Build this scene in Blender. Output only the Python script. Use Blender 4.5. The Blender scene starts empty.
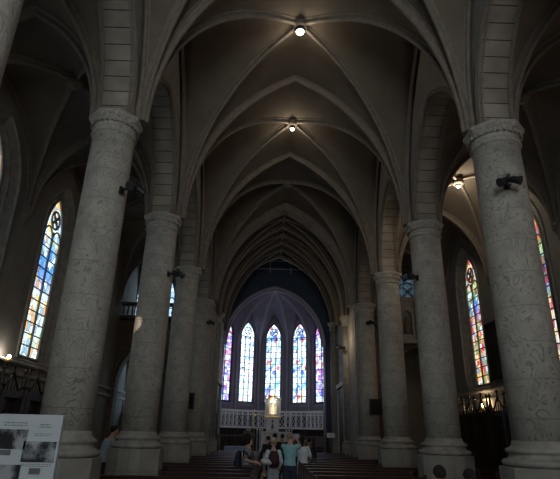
import bpy, bmesh, math, random
from mathutils import Vector, Matrix
PI = math.pi
rnd = random.Random(7)
SC = bpy.context.scene
COL = SC.collection
LD = []          # lamps

# ------------------------------------------------------------------ mesh builder
class MB:
    def __init__(s):
        s.v = []; s.f = []; s.uv = []; s.smooth = []
    def add(s, verts, faces, uvs=None, smooth=False):
        o = len(s.v)
        s.v += [tuple(p) for p in verts]
        for k, fc in enumerate(faces):
            s.f.append([o + i for i in fc])
            s.uv.append(uvs[k] if uvs else None)
            s.smooth.append(smooth)
    def box(s, x0, x1, y0, y1, z0, z1):
        vs = [(x, y, z) for z in (z0, z1) for y in (y0, y1) for x in (x0, x1)]
        s.add(vs, [(0, 2, 3, 1), (4, 5, 7, 6), (0, 1, 5, 4), (2, 6, 7, 3), (0, 4, 6, 2), (1, 3, 7, 5)])
    def obox(s, M, x0, x1, y0, y1, z0, z1):
        vs = [M @ Vector((x, y, z)) for z in (z0, z1) for y in (y0, y1) for x in (x0, x1)]
        s.add(vs, [(0, 2, 3, 1), (4, 5, 7, 6), (0, 1, 5, 4), (2, 6, 7, 3), (0, 4, 6, 2), (1, 3, 7, 5)])
    def lathe(s, c, prof, n=32, rot=0, smooth=True, M=None):
        vs = []; fs = []
        for r, z in prof:
            for k in range(n):
                a = rot + 2 * PI * k / n
                p = Vector((c[0] + r * math.cos(a), c[1] + r * math.sin(a), c[2] + z))
                vs.append(M @ p if M else p)
        m = len(prof)
        for j in range(m - 1):
            for k in range(n):
                k2 = (k + 1) % n
                fs.append((j * n + k, j * n + k2, (j + 1) * n + k2, (j + 1) * n + k))
        s.add(vs, fs, smooth=smooth)
        s.add(vs[:n], [tuple(range(n))[::-1]]); s.add(vs[-n:], [tuple(range(n))])
    def tube(s, pts, r, n=8, smooth=True, caps=True):
        pts = [Vector(p) for p in pts]
        rs = r if isinstance(r, (list, tuple)) else [r] * len(pts)
        vs = []; fs = []
        up = None
        for i, p in enumerate(pts):
            t = (pts[min(i + 1, len(pts) - 1)] - pts[max(i - 1, 0)]).normalized()
            if up is None:
                up = Vector((0, 0, 1)) if abs(t.z) < .9 else Vector((1, 0, 0))
            a = t.cross(up).normalized(); b = a.cross(t).normalized(); up = b
            for k in range(n):
                q = 2 * PI * k / n
                vs.append(p + (a * math.cos(q) + b * math.sin(q)) * rs[i])
        for i in range(len(pts) - 1):
            for k in range(n):
                k2 = (k + 1) % n
                fs.append((i * n + k, i * n + k2, (i + 1) * n + k2, (i + 1) * n + k))
        s.add(vs, fs, smooth=smooth)
        if caps:
            s.add(vs[:n], [tuple(range(n))]); s.add(vs[-n:], [tuple(range(n))[::-1]])
    def sweep(s, pts, side, prof, flip=1, scale=1.0):
        """profile points (a along side, b along in-plane normal) swept on a planar path"""
        pts = [Vector(p) for p in pts]; side = Vector(side).normalized()
        vs = []; fs = []; n = len(prof)
        for i, p in enumerate(pts):
            t = (pts[min(i + 1, len(pts) - 1)] - pts[max(i - 1, 0)]).normalized()
            nn = t.cross(side).normalized() * flip
            for a, b in prof:
                vs.append(p + side * a * scale + nn * b * scale)
        for i in range(len(pts) - 1):
            for k in range(n):
                k2 = (k + 1) % n
                fs.append((i * n + k, i * n + k2, (i + 1) * n + k2, (i + 1) * n + k))
        s.add(vs, fs)
        s.add(vs[:n], [tuple(range(n))]); s.add(vs[-n:], [tuple(range(n))[::-1]])
    def build(s, name, mat, parent=None, solid=0):
        me = bpy.data.meshes.new(name)
        me.from_pydata([tuple(p) for p in s.v], [], s.f)
        ul = me.uv_layers.new(name='uv')
        li = 0
        for k, fc in enumerate(s.f):
            u = s.uv[k]
            for j in range(len(fc)):
                if u: ul.data[li].uv = u[j]
                li += 1
        me.polygons.foreach_set('use_smooth', s.smooth)
        me.materials.append(mat)
        bm = bmesh.new(); bm.from_mesh(me)
        bmesh.ops.remove_doubles(bm, verts=bm.verts, dist=1e-5)
        bmesh.ops.recalc_face_normals(bm, faces=bm.faces)
        bm.to_mesh(me); bm.free(); me.update()
        o = bpy.data.objects.new(name, me); COL.objects.link(o)
        if parent: o.parent = parent
        if solid:
            m = o.modifiers.new('thick', 'SOLIDIFY'); m.thickness = solid; m.offset = 0
        return o

def empty(name, loc=(0, 0, 0), rz=0):
    o = bpy.data.objects.new(name, None); COL.objects.link(o)
    o.location = loc; o.rotation_euler = (0, 0, rz); return o
def tag(o, label=None, cat=None, group=None, kind=None):
    if label: o['label'] = label
    if cat: o['category'] = cat
    if group: o['group'] = group
    if kind: o['kind'] = kind
    return o
def struct(o): o['kind'] = 'structure'; return o
def copy_tree(o, parent=None):
    c = o.copy(); COL.objects.link(c); c.parent = parent
    for ch in [k for k in bpy.data.objects if k.parent == o]: copy_tree(ch, c)
    return c

# ------------------------------------------------------------------ materials
def newmat(name):
    m = bpy.data.materials.new(name); m.use_nodes = True
    nt = m.node_tree; nt.nodes.clear()
    out = nt.nodes.new('ShaderNodeOutputMaterial')
    return m, nt, out
def N(nt, t, **kw):
    n = nt.nodes.new(t)
    for k, v in kw.items():
        if k in n.inputs.keys() if isinstance(k, str) else False: n.inputs[k].default_value = v
        else: setattr(n, k, v)
    return n
def rgb(c): return (c[0], c[1], c[2], 1)
TS = 1
def plain(name, c, rough=.6, metal=0, emit=None, es=0, noise=.12, nscale=6, bump=0):
    m, nt, out = newmat(name); L = nt.links.new
    b = nt.nodes.new('ShaderNodeBsdfPrincipled'); L(b.outputs[0], out.inputs[0])
    b.inputs['Roughness'].default_value = rough; b.inputs['Metallic'].default_value = metal
    tc = nt.nodes.new('ShaderNodeTexCoord')
    n = nt.nodes.new('ShaderNodeTexNoise'); n.inputs['Scale'].default_value = nscale * TS; n.inputs['Detail'].default_value = 4
    L(tc.outputs['Object'], n.inputs['Vector'])
    r = nt.nodes.new('ShaderNodeValToRGB')
    r.color_ramp.elements[0].position = .3; r.color_ramp.elements[1].position = .7
    r.color_ramp.elements[0].color = rgb([x * (1 - noise) for x in c]); r.color_ramp.elements[1].color = rgb([min(1, x * (1 + noise)) for x in c])
    L(n.outputs['Fac'], r.inputs[0]); L(r.outputs[0], b.inputs['Base Color'])
    if bump:
        bp = nt.nodes.new('ShaderNodeBump'); bp.inputs['Strength'].default_value = bump; bp.inputs['Distance'].default_value = .02 / TS
        L(n.outputs['Fac'], bp.inputs['Height']); L(bp.outputs[0], b.inputs['Normal'])
    if emit:
        b.inputs['Emission Color'].default_value = rgb(emit); b.inputs['Emission Strength'].default_value = es
    return m
def ashlar(name, c, bw=.9, bh=.45, mortar=(.05, .045, .04), use_uv=False, msize=.012, rough=.9, axis=None, bump=.4):
    """dressed stone with thin joints; coordinates: uv in metres, or object space (x+y, z)"""
    m, nt, out = newmat(name); L = nt.links.new
    b = nt.nodes.new('ShaderNodeBsdfPrincipled'); L(b.outputs[0], out.inputs[0]); b.inputs['Roughness'].default_value = rough
    tc = nt.nodes.new('ShaderNodeTexCoord')
    if use_uv: vec = tc.outputs['UV']
    else:
        sp = nt.nodes.new('ShaderNodeSeparateXYZ'); L(tc.outputs['Object'], sp.inputs[0])
        ad = nt.nodes.new('ShaderNodeMath'); L(sp.outputs[0], ad.inputs[0]); L(sp.outputs[1], ad.inputs[1])
        cb = nt.nodes.new('ShaderNodeCombineXYZ'); L(ad.outputs[0], cb.inputs[0]); L(sp.outputs[2], cb.inputs[1])
        vec = cb.outputs[0]
    br = nt.nodes.new('ShaderNodeTexBrick'); L(vec, br.inputs['Vector'])
    br.inputs['Scale'].default_value = 1 if use_uv else TS; br.inputs['Brick Width'].default_value = bw; br.inputs['Row Height'].default_value = bh
    br.inputs['Mortar Size'].default_value = msize; br.inputs['Mortar Smooth'].default_value = .3
    br.inputs['Color1'].default_value = rgb([x * .88 for x in c]); br.inputs['Color2'].default_value = rgb([x * 1.1 for x in c]); br.inputs['Mortar'].default_value = rgb(mortar)
    n = nt.nodes.new('ShaderNodeTexNoise'); n.inputs['Scale'].default_value = 1.3 * TS; n.inputs['Detail'].default_value = 6; L(tc.outputs['Object'], n.inputs['Vector'])
    r = nt.nodes.new('ShaderNodeValToRGB'); r.color_ramp.elements[0].position = .3; r.color_ramp.elements[1].position = .75
    r.color_ramp.elements[0].color = (.68, .66, .64, 1); r.color_ramp.elements[1].color = (1.1, 1.1, 1.1, 1); L(n.outputs['Fac'], r.inputs[0])
    mx = nt.nodes.new('ShaderNodeMixRGB'); mx.blend_type = 'MULTIPLY'; mx.inputs[0].default_value = 1
    L(br.outputs['Color'], mx.inputs[1]); L(r.outputs[0], mx.inputs[2]); L(mx.outputs[0], b.inputs['Base Color'])
    bp = nt.nodes.new('ShaderNodeBump'); bp.inputs['Strength'].default_value = bump; bp.inputs['Distance'].default_value = .02 / TS; bp.invert = True
    L(br.outputs['Fac'], bp.inputs['Height']); L(bp.outputs[0], b.inputs['Normal'])
    return m
def carved(name, c, scale=3.9, groove=.11, dark=.62, stretch=.8):
    """low-relief strapwork: curling grooves cut in the drum faces, plus drum joints"""
    m, nt, out = newmat(name); L = nt.links.new
    b = nt.nodes.new('ShaderNodeBsdfPrincipled'); L(b.outputs[0], out.inputs[0]); b.inputs['Roughness'].default_value = .9
    tc = nt.nodes.new('ShaderNodeTexCoord')
    oi = nt.nodes.new('ShaderNodeObjectInfo')
    mp = nt.nodes.new('ShaderNodeVectorMath'); mp.operation = 'MULTIPLY'; mp.inputs[1].default_value = (TS, TS, stretch * TS); L(tc.outputs['Object'], mp.inputs[0])
    off = nt.nodes.new('ShaderNodeVectorMath'); off.operation = 'ADD'; L(mp.outputs[0], off.inputs[0])
    sc = nt.nodes.new('ShaderNodeMath'); sc.operation = 'MULTIPLY'; sc.inputs[1].default_value = 40; L(oi.outputs['Random'], sc.inputs[0]); L(sc.outputs[0], off.inputs[1])
    nz = nt.nodes.new('ShaderNodeTexNoise'); nz.inputs['Scale'].default_value = 2.2; nz.inputs['Detail'].default_value = 1; L(off.outputs[0], nz.inputs['Vector'])
    sub = nt.nodes.new('ShaderNodeVectorMath'); sub.operation = 'SUBTRACT'; sub.inputs[1].default_value = (.5, .5, .5); L(nz.outputs['Color'], sub.inputs[0])
    sca = nt.nodes.new('ShaderNodeVectorMath'); sca.operation = 'SCALE'; sca.inputs['Scale'].default_value = .25; L(sub.outputs[0], sca.inputs[0])
    ad = nt.nodes.new('ShaderNodeVectorMath'); ad.operation = 'ADD'; L(off.outputs[0], ad.inputs[0]); L(sca.outputs[0], ad.inputs[1])
    wn = nt.nodes.new('ShaderNodeTexNoise'); wn.inputs['Scale'].default_value = scale; wn.inputs['Detail'].default_value = 0; L(ad.outputs[0], wn.inputs['Vector'])
    pp = nt.nodes.new('ShaderNodeMath'); pp.operation = 'MULTIPLY'; pp.inputs[1].default_value = 4.2; L(wn.outputs['Fac'], pp.inputs[0])
    pq = nt.nodes.new('ShaderNodeMath'); pq.operation = 'PINGPONG'; pq.inputs[1].default_value = .5; L(pp.outputs[0], pq.inputs[0])
    r1 = nt.nodes.new('ShaderNodeValToRGB'); r1.color_ramp.elements[0].position = groove * .3; r1.color_ramp.elements[1].position = groove
    r1.color_ramp.elements[0].color = (0, 0, 0, 1); r1.color_ramp.elements[1].color = (1, 1, 1, 1); L(pq.outputs[0], r1.inputs[0])
    # masks the groove so lines break up like separate strokes
    n2 = nt.nodes.new('ShaderNodeTexNoise'); n2.inputs['Scale'].default_value = 3.1; L(off.outputs[0], n2.inputs['Vector'])
    r2 = nt.nodes.new('ShaderNodeValToRGB'); r2.color_ramp.elements[0].position = .55; r2.color_ramp.elements[1].position = .60; L(n2.outputs['Fac'], r2.inputs[0])
    mxm = nt.nodes.new('ShaderNodeMath'); mxm.operation = 'MAXIMUM'; L(r1.outputs[0], mxm.inputs[0]); L(r2.outputs[0], mxm.inputs[1])
    # drum joints
    sp = nt.nodes.new('ShaderNodeSeparateXYZ'); L(tc.outputs['Object'], sp.inputs[0])
    dv = nt.nodes.new('ShaderNodeMath'); dv.operation = 'PINGPONG'; dv.inputs[1].default_value = .52 * K; L(sp.outputs[2], dv.inputs[0])
    gt = nt.nodes.new('ShaderNodeMath'); gt.operation = 'GREATER_THAN'; gt.inputs[1].default_value = .012 * K; L(dv.outputs[0], gt.inputs[0])
    mn = nt.nodes.new('ShaderNodeMath'); mn.operation = 'MINIMUM'; L(mxm.outputs[0], mn.inputs[0]); L(gt.outputs[0], mn.inputs[1])
    n3 = nt.nodes.new('ShaderNodeTexNoise'); n3.inputs['Scale'].default_value = 1.6 * TS; n3.inputs['Detail'].default_value = 8; n3.inputs['Roughness'].default_value = .7; L(tc.outputs['Object'], n3.inputs['Vector'])
    r3 = nt.nodes.new('ShaderNodeValToRGB'); r3.color_ramp.elements[0].position = .3; r3.color_ramp.elements[1].position = .7
    r3.color_ramp.elements[0].color = rgb([x * .7 for x in c]); r3.color_ramp.elements[1].color = rgb([x * 1.15 for x in c]); L(n3.outputs['Fac'], r3.inputs[0])
    mx = nt.nodes.new('ShaderNodeMixRGB'); L(mn.outputs[0], mx.inputs[0]); mx.inputs[1].default_value = rgb([x * dark for x in c]); L(r3.outputs[0], mx.inputs[2])
    L(mx.outputs[0], b.inputs['Base Color'])
    hs = nt.nodes.new('ShaderNodeMath'); hs.operation = 'MULTIPLY_ADD'; hs.inputs[1].default_value = .25; L(n3.outputs['Fac'], hs.inputs[0]); L(mn.outputs[0], hs.inputs[2])
    bp = nt.nodes.new('ShaderNodeBump'); bp.inputs['Strength'].default_value = .6; bp.inputs['Distance'].default_value = .035 / TS; L(hs.outputs[0], bp.inputs['Height']); L(bp.outputs[0], b.inputs['Normal'])
    return m
def glass(name, cols, strength=2.0, cell=5.0, seed=0.0, white=.3, bandcols=None):
    """leaded stained glass, glowing with daylight; uv in metres. cols: list of colours of the pieces;
    bandcols: [(height, tint)] colours of the figures at different heights"""
    m, nt, out = newmat(name); L = nt.links.new
    em = nt.nodes.new('ShaderNodeEmission'); L(em.outputs[0], out.inputs[0])
    tc = nt.nodes.new('ShaderNodeTexCoord')
    mp = nt.nodes.new('ShaderNodeMapping'); mp.inputs['Location'].default_value = (seed, seed * 1.7, 0); mp.inputs['Scale'].default_value = (1, .75, 1); L(tc.outputs['UV'], mp.inputs[0])
    vo = nt.nodes.new('ShaderNodeTexVoronoi'); vo.voronoi_dimensions = '2D'; vo.inputs['Scale'].default_value = cell; L(mp.outputs[0], vo.inputs['Vector'])
    sp = nt.nodes.new('ShaderNodeSeparateColor'); L(vo.outputs['Color'], sp.inputs[0])
    r = nt.nodes.new('ShaderNodeValToRGB'); cr = r.color_ramp; cr.interpolation = 'CONSTANT'
    n = len(cols)
    while len(cr.elements) < n: cr.elements.new(.5)
    for i, c in enumerate(cols): cr.elements[i].position = i / n; 
    for i, c in enumerate(cols): cr.elements[i].color = rgb(c)
    L(sp.outputs[0], r.inputs[0])
    col = r.outputs[0]
    if bandcols:
        sx = nt.nodes.new('ShaderNodeSeparateXYZ'); L(tc.outputs['UV'], sx.inputs[0])
        nb = nt.nodes.new('ShaderNodeTexNoise'); nb.noise_dimensions = '2D'; nb.inputs['Scale'].default_value = 1.1; L(mp.outputs[0], nb.inputs['Vector'])
        ma = nt.nodes.new('ShaderNodeMath'); ma.operation = 'MULTIPLY_ADD'; ma.inputs[1].default_value = 2.0; L(nb.outputs['Fac'], ma.inputs[0]); L(sx.outputs[1], ma.inputs[2])
        dv = nt.nodes.new('ShaderNodeMath'); dv.operation = 'DIVIDE'; dv.inputs[1].default_value = 12.0; L(ma.outputs[0], dv.inputs[0])
        rb = nt.nodes.new('ShaderNodeValToRGB'); cb = rb.color_ramp
        while len(cb.elements) < len(bandcols): cb.elements.new(.5)
        for i, (h, c) in enumerate(bandcols): cb.elements[i].position = h
        for i, (h, c) in enumerate(bandcols): cb.elements[i].color = rgb(c)
        L(dv.outputs[0], rb.inputs[0])
        mm = nt.nodes.new('ShaderNodeMixRGB'); mm.blend_type = 'MULTIPLY'; mm.inputs[0].default_value = 1; L(col, mm.inputs[1]); L(rb.outputs[0], mm.inputs[2]); col = mm.outputs[0]
    # random pale pieces
    gt = nt.nodes.new('ShaderNodeMath'); gt.operation = 'LESS_THAN'; gt.inputs[1].default_value = white; L(sp.outputs[1], gt.inputs[0])
    mw = nt.nodes.new('ShaderNodeMixRGB'); L(gt.outputs[0], mw.inputs[0]); L(col, mw.inputs[1]); mw.inputs[2].default_value = (.72, .88, 1, 1)
    # lead came
    ve = nt.nodes.new('ShaderNodeTexVoronoi'); ve.voronoi_dimensions = '2D'; ve.feature = 'DISTANCE_TO_EDGE'; ve.inputs['Scale'].default_value = cell; L(mp.outputs[0], ve.inputs['Vector'])
    ge = nt.nodes.new('ShaderNodeMath'); ge.operation = 'GREATER_THAN'; ge.inputs[1].default_value = .035; L(ve.outputs['Distance'], ge.inputs[0])
    ml = nt.nodes.new('ShaderNodeMixRGB'); L(ge.outputs[0], ml.inputs[0]); ml.inputs[1].default_value = (.015, .015, .02, 1); L(mw.outputs[0], ml.inputs[2])
    L(ml.outputs[0], em.inputs[0]); em.inputs[1].default_value = strength
    return m

K = .4773                     # the church is laid out in column modules; one module unit is K metres
TS = 1 / K
STONE = (.40, .375, .335)
M = {}
M['shaft'] = carved('carved_stone', (.45, .42, .37))
M['stone'] = ashlar('dressed_stone', (.34, .32, .285), 2.2, .9, mortar=(.2, .19, .17))
M['stone_plain'] = plain('plain_stone', (.31, .29, .26), .85, noise=.25, nscale=3, bump=.4)
M['capital'] = plain('capital_stone', (.36, .33, .29), .9, noise=.3, nscale=9, bump=.6)
M['soffit'] = ashlar('arch_stone', (.33, .29, .24), 400, .55, mortar=(.03, .025, .02), use_uv=True, msize=.02)
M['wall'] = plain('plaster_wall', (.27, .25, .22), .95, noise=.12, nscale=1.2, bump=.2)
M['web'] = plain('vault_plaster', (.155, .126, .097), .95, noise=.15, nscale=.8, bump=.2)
M['rib'] = plain('rib_stone', (.205, .17, .135), .9, noise=.18, nscale=4, bump=.2)
M['carved_band'] = carved('carved_arch_band', (.26, .22, .17), scale=5, groove=.09, dark=.3, stretch=1)
M['apse'] = plain('apse_plaster', (.20, .185, .235), .9, noise=.1, nscale=1.5)
M['apse_rib'] = plain('apse_rib', (.36, .335, .39), .9, noise=.1)
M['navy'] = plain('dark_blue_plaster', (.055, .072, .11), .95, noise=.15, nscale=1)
M['floor'] = ashlar('floor_tiles', (.16, .15, .145), .8, .8, mortar=(.05, .05, .05), rough=.28)
M['wood'] = plain('dark_oak', (.030, .019, .013), .45, noise=.4, nscale=12)
M['pew'] = plain('red_brown_pew_wood', (.038, .016, .012), .42, noise=.4, nscale=9)
M['brown'] = plain('brown_stone', (.17, .12, .085), .85, noise=.3, nscale=4, bump=.5)
M['black'] = plain('black_metal', (.012, .012, .013), .5)
M['iron'] = plain('lead', (.02, .02, .025), .7)
M['white'] = plain('white_painted_stone', (.76, .76, .80), .6, noise=.06)
M['gold'] = plain('gilding', (.75, .5, .15), .35, metal=.7, noise=.2)
M['frame_stone'] = plain('pale_frame', (.42, .41, .42), .7)
M['lampglow'] = plain('lamp_glow', (1, .95, .85), .5, emit=(1, .93, .8), es=14)
M['shrine'] = plain('self_glowing_shrine', (.9, .75, .5), .5, emit=(1, .82, .5), es=.9)  # statue is no lamp; its lit look is put in as emission
BLUES = [(.25, .45, 1), (.55, .8, 1), (.85, .95, 1), (.08, .2, .85), (.75, .9, 1), (.6, .12, .15), (.6, .85, 1), (.5, .8, .95), (.2, .55, .8), (.8, .95, 1), (.2, .2, .6), (.7, .6, .4)]
M['g_apse'] = glass('stained_glass_apse', BLUES, 2.2, 3.2, 3.1, .3)
M['g_apse2'] = glass('stained_glass_apse_pale', [(.6, .8, 1), (.8, .95, 1), (.4, .65, 1), (.7, .9, 1), (.9, .97, 1), (.3, .5, .95), (.5, .85, .95), (.8, .5, .55)], 2.8, 3.2, 8.3, .4)
M['g_violet'] = glass('stained_glass_violet', [(.3, .25, .9), (.6, .3, .8), (.15, .2, .8), (.7, .75, 1), (.5, .15, .5), (.25, .45, 1), (.75, .2, .35), (.5, .7, 1)], 2.0, 3.8, 5.7, .3)
M['g_left'] = glass('stained_glass_left', [(.9, .97, 1), (.6, .85, .95), (.85, .92, .8), (.3, .5, .75), (.95, .95, .9), (.8, .45, .25), (.7, .9, 1), (.85, .75, .3), (.5, .7, .6)], 1.5, 3.4, 1.3, .25,
    bandcols=[(0, (.85, .95, .85)), (.36, (1, .9, .8)), (.48, (.15, .35, .95)), (.58, (.25, .55, 1)), (.66, (.95, 1, 1)), (.9, (1, .95, .85)), (1, (.6, .7, 1))])
M['g_right'] = glass('stained_glass_right', [(.95, .3, .15), (.95, .8, .4), (.95, .9, .75), (.6, .1, .12), (.3, .5, .8), (.9, .55, .3), (.85, .92, 1), (.25, .5, .3), (.7, .2, .3), (.98, .85, .5)], 1.25, 3.4, 7.7, .12,
    bandcols=[(0, (1, .75, .6)), (.28, (1, .8, .55)), (.42, (.95, .8, .7)), (.56, (.15, .3, .95)), (.64, (.5, .9, .7)), (.72, (.95, .6, .4)), (.86, (1, .8, .8)), (1, (.4, .5, 1))])
M['g_blue'] = glass('pale_blue_glass', [(.4, .62, .85), (.5, .72, .9), (.3, .5, .8), (.6, .8, .92)], 1.7, 3, 2.2, .1)
M['g_dim'] = glass('dim_blue_glass', [(.16, .28, .4), (.12, .2, .3), (.2, .32, .42)], .30, 2, 4.4, .03)
M['g_west'] = glass('added_west_glass', [(1, .97, .9), (.9, .95, 1), (.85, .9, .8), (1, .9, .75)], 7.2, 2, 6.4, .5)

# ------------------------------------------------------------------ geometry constants (metres)
CX = 6.6                                  # arcade axis
BAY = 8.29
CY = [-10.31, -2.02, 6.85, 14.56, 22.85, 31.14, 39.43]
FL = -1.78                   # floor level in module units
ZS = 11.55                                # top of the capitals
YB = CY[0]                                # west end
YE = 52.0                                 # choir arch
WX = 13.6                                 # inner face of the aisle walls

def arc(a, h, n=20):
    """half arch from (-a, 0) to (0, h) in steps"""
    out = []
    if h >= a:
        r = (a * a + h * h) / (2 * a); fm = math.acos(max(-1, min(1, (r - a) / r)))
        for i in range(n + 1):
            q = fm * i / n; out.append((r - a - r * math.cos(q), r * math.sin(q)))
    else:
        for i in range(n + 1):
            q = PI / 2 * i / n; out.append((-a * math.cos(q), h * math.sin(q)))
    return out
RIB = [(-.19, .12), (-.19, -.03), (-.14, -.06), (-.11, -.05), (-.065, -.10), (-.06, -.17), (-.095, -.21), (-.105, -.27), (-.08, -.33), (-.03, -.36), (.03, -.36), (.08, -.33), (.105, -.27), (.095, -.21), (.06, -.17), (.065, -.10), (.11, -.05), (.14, -.06), (.19, -.03), (.19, .12)]

def arch_path(p0, p1, zs, h, n=20):
    """full arch between two plan points"""
    p0 = Vector((p0[0], p0[1], 0)); p1 = Vector((p1[0], p1[1], 0)); mid = (p0 + p1) / 2; a = (p1 - p0).length / 2
    d = (p1 - p0).normalized(); A = arc(a, h, n)
    pts = [mid + d * x + Vector((0, 0, zs + z)) for x, z in A] + [mid - d * x + Vector((0, 0, zs + z)) for x, z in reversed(A[:-1])]
    return pts, d
def rib(parent, p0, p1, zs, h, scale=1.0, mat='rib', name='rib', n=20, prof=RIB):
    pts, d = arch_path(p0, p1, zs, h, n)
    side = Vector((-d.y, d.x, 0))
    # in-plane normal must point up/out for +b
    t = (pts[1] - pts[0]).normalized(); nn = t.cross(side)
    flip = 1 if nn.dot(-d) > 0 else -1
    b = MB(); b.sweep(pts, side, prof, flip, scale)
    return b.build(name, M[mat], parent)
def web_cell(b, corner, centre, zc, mid, zm, zs, n=16, m=8, bulge=.22):
    """plaster between a diagonal (corner->centre) and a bounding arch half (corner->mid)"""
    c = Vector((corner[0], corner[1], 0)); e = Vector((centre[0], centre[1], 0)); g = Vector((mid[0], mid[1], 0))
    A = arc((e - c).length, zc, n); B = arc((g - c).length, zm, n)
    da = (e - c).normalized(); db = (g - c).normalized()
    vs = []; fs = []
    for i in range(n + 1):
        pa = e + da * A[i][0] + Vector((0, 0, zs + A[i][1])); pb = g + db * B[i][0] + Vector((0, 0, zs + B[i][1]))
        for j in range(m + 1):
            u = j / m; p = pa.lerp(pb, u); p.z += bulge * math.sin(PI * u) * (i / n)
            vs.append(p)
    for i in range(n):
        for j in range(m):
            q = i * (m + 1) + j; fs.append((q, q + 1, q + m + 2, q + m + 1))
    b.add(vs, fs, smooth=True)
def bay(parent, x0, x1, y0, y1, zs, hd, ht, hl, first=False, ribmat='rib', scale=1, boss=True, ridge=False, trans=True, webb=None):
    cx, cy = (x0 + x1) / 2, (y0 + y1) / 2
    b = webb
    for x in (x0, x1):
        for y in (y0, y1):
            web_cell(b, (x, y), (cx, cy), hd, (cx, y), ht, zs)
            web_cell(b, (x, y), (cx, cy), hd, (x, cy), hl, zs)
    rib(parent, (x0, y0), (x1, y1), zs, hd, scale, ribmat); rib(parent, (x1, y0), (x0, y1), zs, hd, scale, ribmat)
    if trans: rib(parent, (x0, y1), (x1, y1), zs, ht, scale * 1.15, ribmat)
    for x in (x0, x1): rib(parent, (x, y0), (x, y1), zs, hl, scale * .75, ribmat)
    if ridge:
        r = MB(); r.tube([(x0 + 1, cy, zs + hl - .2), (cx, cy, zs + hd - .12), (x1 - 1, cy, zs + hl - .2)], .1); r.tube([(cx, y0, zs + ht - .15), (cx, cy, zs + hd - .12), (cx, y1, zs + ht - .15)], .1)
        r.build('ridge_rib', M[ribmat], parent)
    if boss:
        k = MB(); k.lathe((cx, cy, zs + hd - .48), [(.12, 0), (.3, .03), (.36, .12), (.36, .3), (.2, .5)], 20); k.lathe((cx, cy, zs + hd - .53), [(.05, 0), (.16, .02), (.18, .08)], 12)
        k.build('boss', M['rib'], parent)

def opening(b, F, u0, u1, v0, v1, uc, a, vs, h, vb=None, w0=0.0, w1=1.0, a1=None, h1=None, vb1=None, soff=None, n=16, faces=(1, 1)):
    """slab from w0 to w1 on rectangle u0..u1, v0..v1 with a pointed opening (half width a, springing at vs, rise h,
    sill vb or none).  F maps (u, v, w) to the world.  a1,h1,vb1: the same at w1 (splay).  soff: builder for the reveal"""
    a1 = a if a1 is None else a1; h1 = h if h1 is None else h1; vbb = v0 if vb is None else vb; vb1 = vbb if vb1 is None else vb1
    def contour(a, h, vb):
        A = arc(a, h, n)
        L_ = [(uc + x, vs + z) for x, z in A]
        return [(uc - a, vb)] + L_ + [(uc - x, vs + z) for x, z in reversed(A[:-1])] + [(uc + a, vb)]
    C0, C1 = contour(a, h, vbb), contour(a1, h1, vb1)
    for w, C, on in ((w0, C0, faces[0]), (w1, C1, faces[1])):
        if not on: continue
        ul, ur = C[0][0], C[-1][0]; bl = C[0][1]
        P = lambda pts: b.add([F(u, v, w) for u, v in pts], [tuple(range(len(pts)))])
        P([(u0, v0), (ul, v0), (ul, vs), (u0, vs)]); P([(ur, v0), (u1, v0), (u1, vs), (ur, vs)])
        if vb is not None: P([(ul, v0), (ur, v0), (ur, bl), (ul, bl)])
        P([(u0, vs), (ul, vs), (ul, v1), (u0, v1)]); P([(ur, vs), (u1, vs), (u1, v1), (ur, v1)])
        for i in range(1, len(C) - 2):
            p, q = C[i], C[i + 1]
            P([p, q, (q[0], v1), (p[0], v1)])
    s = soff or b
    L0 = 0
    for i in range(len(C0) - 1):
        seg = math.dist(C0[i], C0[i + 1])
        p, q, r, t = F(*C0[i], w0), F(*C0[i + 1], w0), F(*C1[i + 1], w1), F(*C1[i], w1)
        W = abs(w1 - w0)
        s.add([p, q, r, t], [(0, 1, 2, 3)], uvs=[[(0.0, L0), (0.0, L0 + seg), (W, L0 + seg), (W, L0)]], smooth=False)
        L0 += seg
    if vb is not None:
        s.add([F(*C0[0], w0), F(*C0[-1], w0), F(*C1[-1], w1), F(*C1[0], w1)], [(0, 1, 2, 3)])
    return C0, C1

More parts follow.
